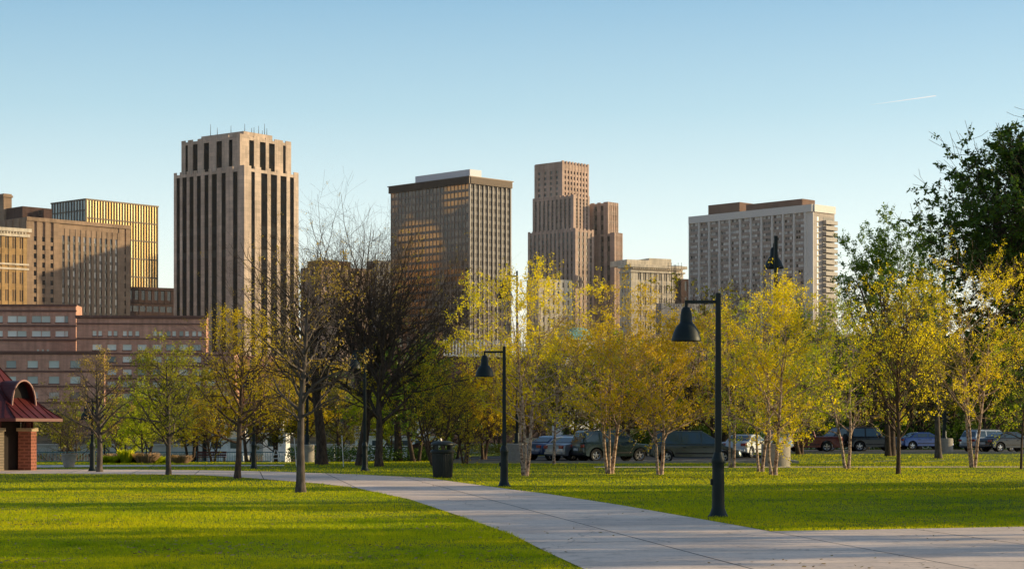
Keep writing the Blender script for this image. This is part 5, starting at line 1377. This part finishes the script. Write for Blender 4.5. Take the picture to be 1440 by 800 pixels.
    mb = MB(); mb.box(-L / 2 - .025, -L / 2 + .03, -.26, .26, .62 if kind != 'sedan' else .56, .76 if kind != 'sedan' else .70); mb.build('number_plate', M['plate_white'], t)
    if kind in ('minivan', 'suv', 'wagon'):
        mb = MB(); zt = k['H'] + .0
        for s in (-1, 1): mb.tube([(cab[2][0] - L / 2, s * (cw(zt) - .08), zt - .03), (cab[2][0] + .1 - L / 2, s * (cw(zt) - .08), zt + .035), (cab[3][0] - .1 - L / 2, s * (cw(zt) - .08), zt + .02), (cab[3][0] - L / 2, s * (cw(zt) - .08), zt - .04)], .018, 6)
        mb.build('roof_rail', M['car_trim'], t)
    if kind == 'jeep':
        mb = MB(); mb.lathe([(.05, -.1), (.33, -.1), (.36, -.06), (.36, .06), (.33, .1), (.05, .1)], 24, (0, 0, 0), 'y'); o = mb.build('spare_wheel', M['rubber'], t, (-L / 2 - .12, 0, .95), (0, 0, R(90)))
    for wx in k['wb']:
        for s in (-1, 1):
            w = bpy.data.objects.new('wheel', None); COL.objects.link(w); w.parent = t; w.location = (wx - L / 2, s * (hw - .12), wr_)
            mb = MB(); mb.lathe([(wr_ * .62, -.10), (wr_ * .93, -.11), (wr_, -.075), (wr_, .075), (wr_ * .93, .11), (wr_ * .62, .10)], 28, axis='y', caps=False); mb.build('tyre', M['rubber'], w, smooth=True)
            mb = MB(); mb.lathe([(wr_ * .64, s * .03), (wr_ * .64, s * .09), (wr_ * .58, s * .075), (wr_ * .56, s * .04)], 24, axis='y', caps=False)
            mb.lathe([(.065, s * .03), (.06, s * .085), (.001, s * .09)], 12, axis='y', caps=False)
            for q in range(5):
                a = 2 * PI * q / 5 + .3; ca, sa = math.cos(a), math.sin(a); r0, r1 = .04, wr_ * .6; hw_ = .035
                mb.add([(r0 * ca - hw_ * sa, s * .08, r0 * sa + hw_ * ca), (r0 * ca + hw_ * sa, s * .08, r0 * sa - hw_ * ca), (r1 * ca + hw_ * 1.3 * sa, s * .07, r1 * sa - hw_ * 1.3 * ca), (r1 * ca - hw_ * 1.3 * sa, s * .07, r1 * sa + hw_ * 1.3 * ca)], [(0, 1, 2, 3)])
            mb.build('rim', M['alloy'], w, smooth=True)
            mb = MB(); mb.lathe([(wr_ * .6, s * .025), (.001, s * .025)], 20, axis='y', caps=False); mb.build('brake_disc', M['car_trim'], w)
    return t
# heading 0 = front points right in the picture
car('dark green minivan parked side on behind the low branching birch', 'minivan', 977, 110.5, R(0), carpaint('paint_minivan', (.055, .07, .062)))
car('tall dark green sport utility car with its back turned to the lawn', 'suv', 861, 113.5, R(24), carpaint('paint_suv', (.02, .04, .034)))
car('silver sedan parked between the blue sedan and the tall dark car', 'sedan', 821, 115.0, R(38), carpaint('paint_silver', (.42, .43, .45), .3, .6))
car('blue sedan, leftmost car of the row seen from behind', 'sedan', 788, 117, R(40), carpaint('paint_blue', (.05, .09, .19)))
car('grey sedan half hidden behind the leftmost blue sedan', 'sedan', 812, 123, R(36), carpaint('paint_grey', (.12, .13, .15)))
car('white sedan behind the nose of the minivan', 'sedan', 1052, 124, R(60), carpaint('paint_white', (.55, .57, .60), .3, .1))
car('pale blue wagon with sloping windscreen right of the minivan', 'wagon', 1068, 142, R(200), carpaint('paint_paleblue', (.35, .42, .48)))
car('dark red sport utility car behind the concrete plinth', 'suv', 1086, 146, R(150), carpaint('paint_darkred', (.10, .012, .014)))
car('maroon pickup truck with its bed towards the jeep', 'pickup', 1132, 144, R(172), carpaint('paint_maroon', (.13, .014, .014)), cat='pickup truck')
car('black sport utility car between maroon pickup and open jeep', 'suv', 1183, 150, R(200), carpaint('paint_black', (.008, .008, .009)))
car('black jeep with canvas top in the shade', 'jeep', 1228, 148, R(5), carpaint('paint_jet', (.006, .006, .006), .5, 0))
car('blue car far back in the shade beneath the trees', 'sedan', 1300, 162, R(15), carpaint('paint_brightblue', (.03, .07, .24)))
car('silver wagon with roof rails near the right edge', 'wagon', 1393, 146, R(28), carpaint('paint_wagon', (.36, .40, .44), .3, .5))
car('black sedan at the right edge in front of the silver wagon', 'sedan', 1420, 141, R(24), carpaint('paint_darksedan', (.02, .022, .028)))
car('light sedan beyond the pavilion side of the golden tree, far down the road', 'sedan', 700, 124, R(8), carpaint('paint_cream', (.5, .48, .44))) if False else None
# parking bay lines
mb = MB()
for i in range(12):
    x = 0 + i * 2.9; y = 112
    if x > 30: break
    mb.add([(x, y, hz(x, y) + .035), (x + .1, y, hz(x + .1, y) + .035), (x + 2.1, y + 4, hz(x + 2, y + 4) + .045), (x + 2.0, y + 4, hz(x + 2, y + 4) + .045)], [(0, 1, 2, 3)])
tag(mb.build('road_marking', M['asphalt_paint']), kind='structure')

# contrail
m, nt, out = nmat('contrail_vapour')
v = coords(nt); g_ = N(nt, 'ShaderNodeTexCoord'); s = N(nt, 'ShaderNodeSeparateXYZ'); nt.links.new(g_.outputs['Object'], s.inputs[0])
mr = N(nt, 'ShaderNodeMapRange'); nt.links.new(s.outputs[0], mr.inputs[0]); mr.inputs[1].default_value = -240; mr.inputs[2].default_value = 240; mr.inputs[3].default_value = 0; mr.inputs[4].default_value = .85
ad = N(nt, 'ShaderNodeEmission'); ad.inputs[0].default_value = (1, .98, .95, 1); ad.inputs[1].default_value = .95  # emission stands in for sunlight scattered by the vapour
tp = N(nt, 'ShaderNodeBsdfTransparent'); mx = N(nt, 'ShaderNodeMixShader'); nt.links.new(mr.outputs[0], mx.inputs[0]); nt.links.new(tp.outputs[0], mx.inputs[1]); nt.links.new(ad.outputs[0], mx.inputs[2]); nt.links.new(mx.outputs[0], out.inputs[0])
Yk = 12000; xa, xb = X(1222, Yk), X(1316, Yk); za, zb = Z(148, Yk), Z(135, Yk); cxk = (xa + xb) / 2
mb = MB(); mb.tube([((xa - cxk), 0, (za - zb) / 2), (0, 0, 0), ((xb - cxk), 0, -(za - zb) / 2)], [1.8, 2.6, 3.2], 8)
tag(mb.build('contrail', m, None, (cxk, Yk, (za + zb) / 2)), 'thin white aircraft vapour trail in the sky at upper right', 'contrail')

# thin evening haze over the river and the city
m = bpy.data.materials.new('evening_haze'); m.use_nodes = True; nt = m.node_tree; nt.nodes.clear()
out = nt.nodes.new('ShaderNodeOutputMaterial'); vs_ = nt.nodes.new('ShaderNodeVolumeScatter'); vs_.inputs['Color'].default_value = (1, .95, .88, 1); vs_.inputs['Density'].default_value = .00008; vs_.inputs['Anisotropy'].default_value = .3
nt.links.new(vs_.outputs[0], out.inputs['Volume'])
mb = MB(); mb.box(-700, 900, 240, 1100, -8, 160)
tag(mb.build('haze', m), 'thin evening haze over the river and the city', 'haze', kind='stuff')
scene.cycles.volume_bounces = 1

# ================================================================= LIGHT, SKY, CAMERA
W = bpy.data.worlds.new('World'); scene.world = W; W.use_nodes = True
nt = W.node_tree; nt.nodes.clear()
sky = nt.nodes.new('ShaderNodeTexSky'); sky.sky_type = 'NISHITA'; sky.sun_disc = False
sky.sun_elevation = R(SUN_EL); sky.sun_rotation = R(SUN_AZ); sky.air_density = 1.0; sky.dust_density = 1.2; sky.ozone_density = 1.6; sky.altitude = 100
bg = nt.nodes.new('ShaderNodeBackground'); wo = nt.nodes.new('ShaderNodeOutputWorld')
bg.inputs[1].default_value = .15
tc = nt.nodes.new('ShaderNodeTexCoord'); sx = nt.nodes.new('ShaderNodeSeparateXYZ'); nt.links.new(tc.outputs['Generated'], sx.inputs[0])
grad = ramp(nt, sx.outputs[2], [(0, (8.6, 7.9, 6.6)), (.05, (7.6, 7.5, 6.7)), (.10, (5.6, 6.5, 6.5)), (.16, (2.9, 4.5, 5.2)), (.23, (1.0, 2.65, 4.15)), (.5, (.9, 1.5, 2.4))])
gained = mixc(nt, 1.0, sky.outputs[0], (2.1, 2.0, 1.9), 'MULTIPLY')
skyc = mixc(nt, .72, gained, grad)
# the sky is brightest towards the sunset side and dims behind the viewer
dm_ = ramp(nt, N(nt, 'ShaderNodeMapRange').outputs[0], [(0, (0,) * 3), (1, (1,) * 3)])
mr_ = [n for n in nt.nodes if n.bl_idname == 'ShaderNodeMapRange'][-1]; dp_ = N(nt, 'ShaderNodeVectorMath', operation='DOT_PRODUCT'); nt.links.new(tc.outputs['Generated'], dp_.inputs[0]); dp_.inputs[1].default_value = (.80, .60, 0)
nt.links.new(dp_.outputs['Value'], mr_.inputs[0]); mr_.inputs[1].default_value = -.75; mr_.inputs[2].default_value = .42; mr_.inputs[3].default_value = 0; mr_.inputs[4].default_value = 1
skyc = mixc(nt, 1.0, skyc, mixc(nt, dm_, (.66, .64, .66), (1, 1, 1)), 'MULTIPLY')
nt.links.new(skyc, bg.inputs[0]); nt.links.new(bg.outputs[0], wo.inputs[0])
sl = bpy.data.lights.new('sun', 'SUN'); sl.energy = 5.0; sl.angle = R(.6); sl.color = (1.0, .80, .46)
so = bpy.data.objects.new('sun', sl); COL.objects.link(so)
sd = Vector((math.sin(R(SUN_AZ)) * math.cos(R(SUN_EL)), math.cos(R(SUN_AZ)) * math.cos(R(SUN_EL)), math.sin(R(SUN_EL))))
so.rotation_euler = sd.to_track_quat('Z', 'Y').to_euler(); so.location = (60, 20, 40)

cd = bpy.data.cameras.new('camera'); co = bpy.data.objects.new('camera', cd); COL.objects.link(co)
co.location = (0, 0, EYE); co.rotation_euler = (R(90), 0, 0)
cd.sensor_width = 36; cd.lens = F / 1440 * 36; cd.shift_y = (HY - 400) / 1440; cd.clip_start = .5; cd.clip_end = 40000
scene.camera = co
scene.view_settings.view_transform = 'Standard'; scene.view_settings.look = 'None'; scene.view_settings.exposure = 0; scene.view_settings.gamma = 1
scene.cycles.max_bounces = 8; scene.cycles.transparent_max_bounces = 12
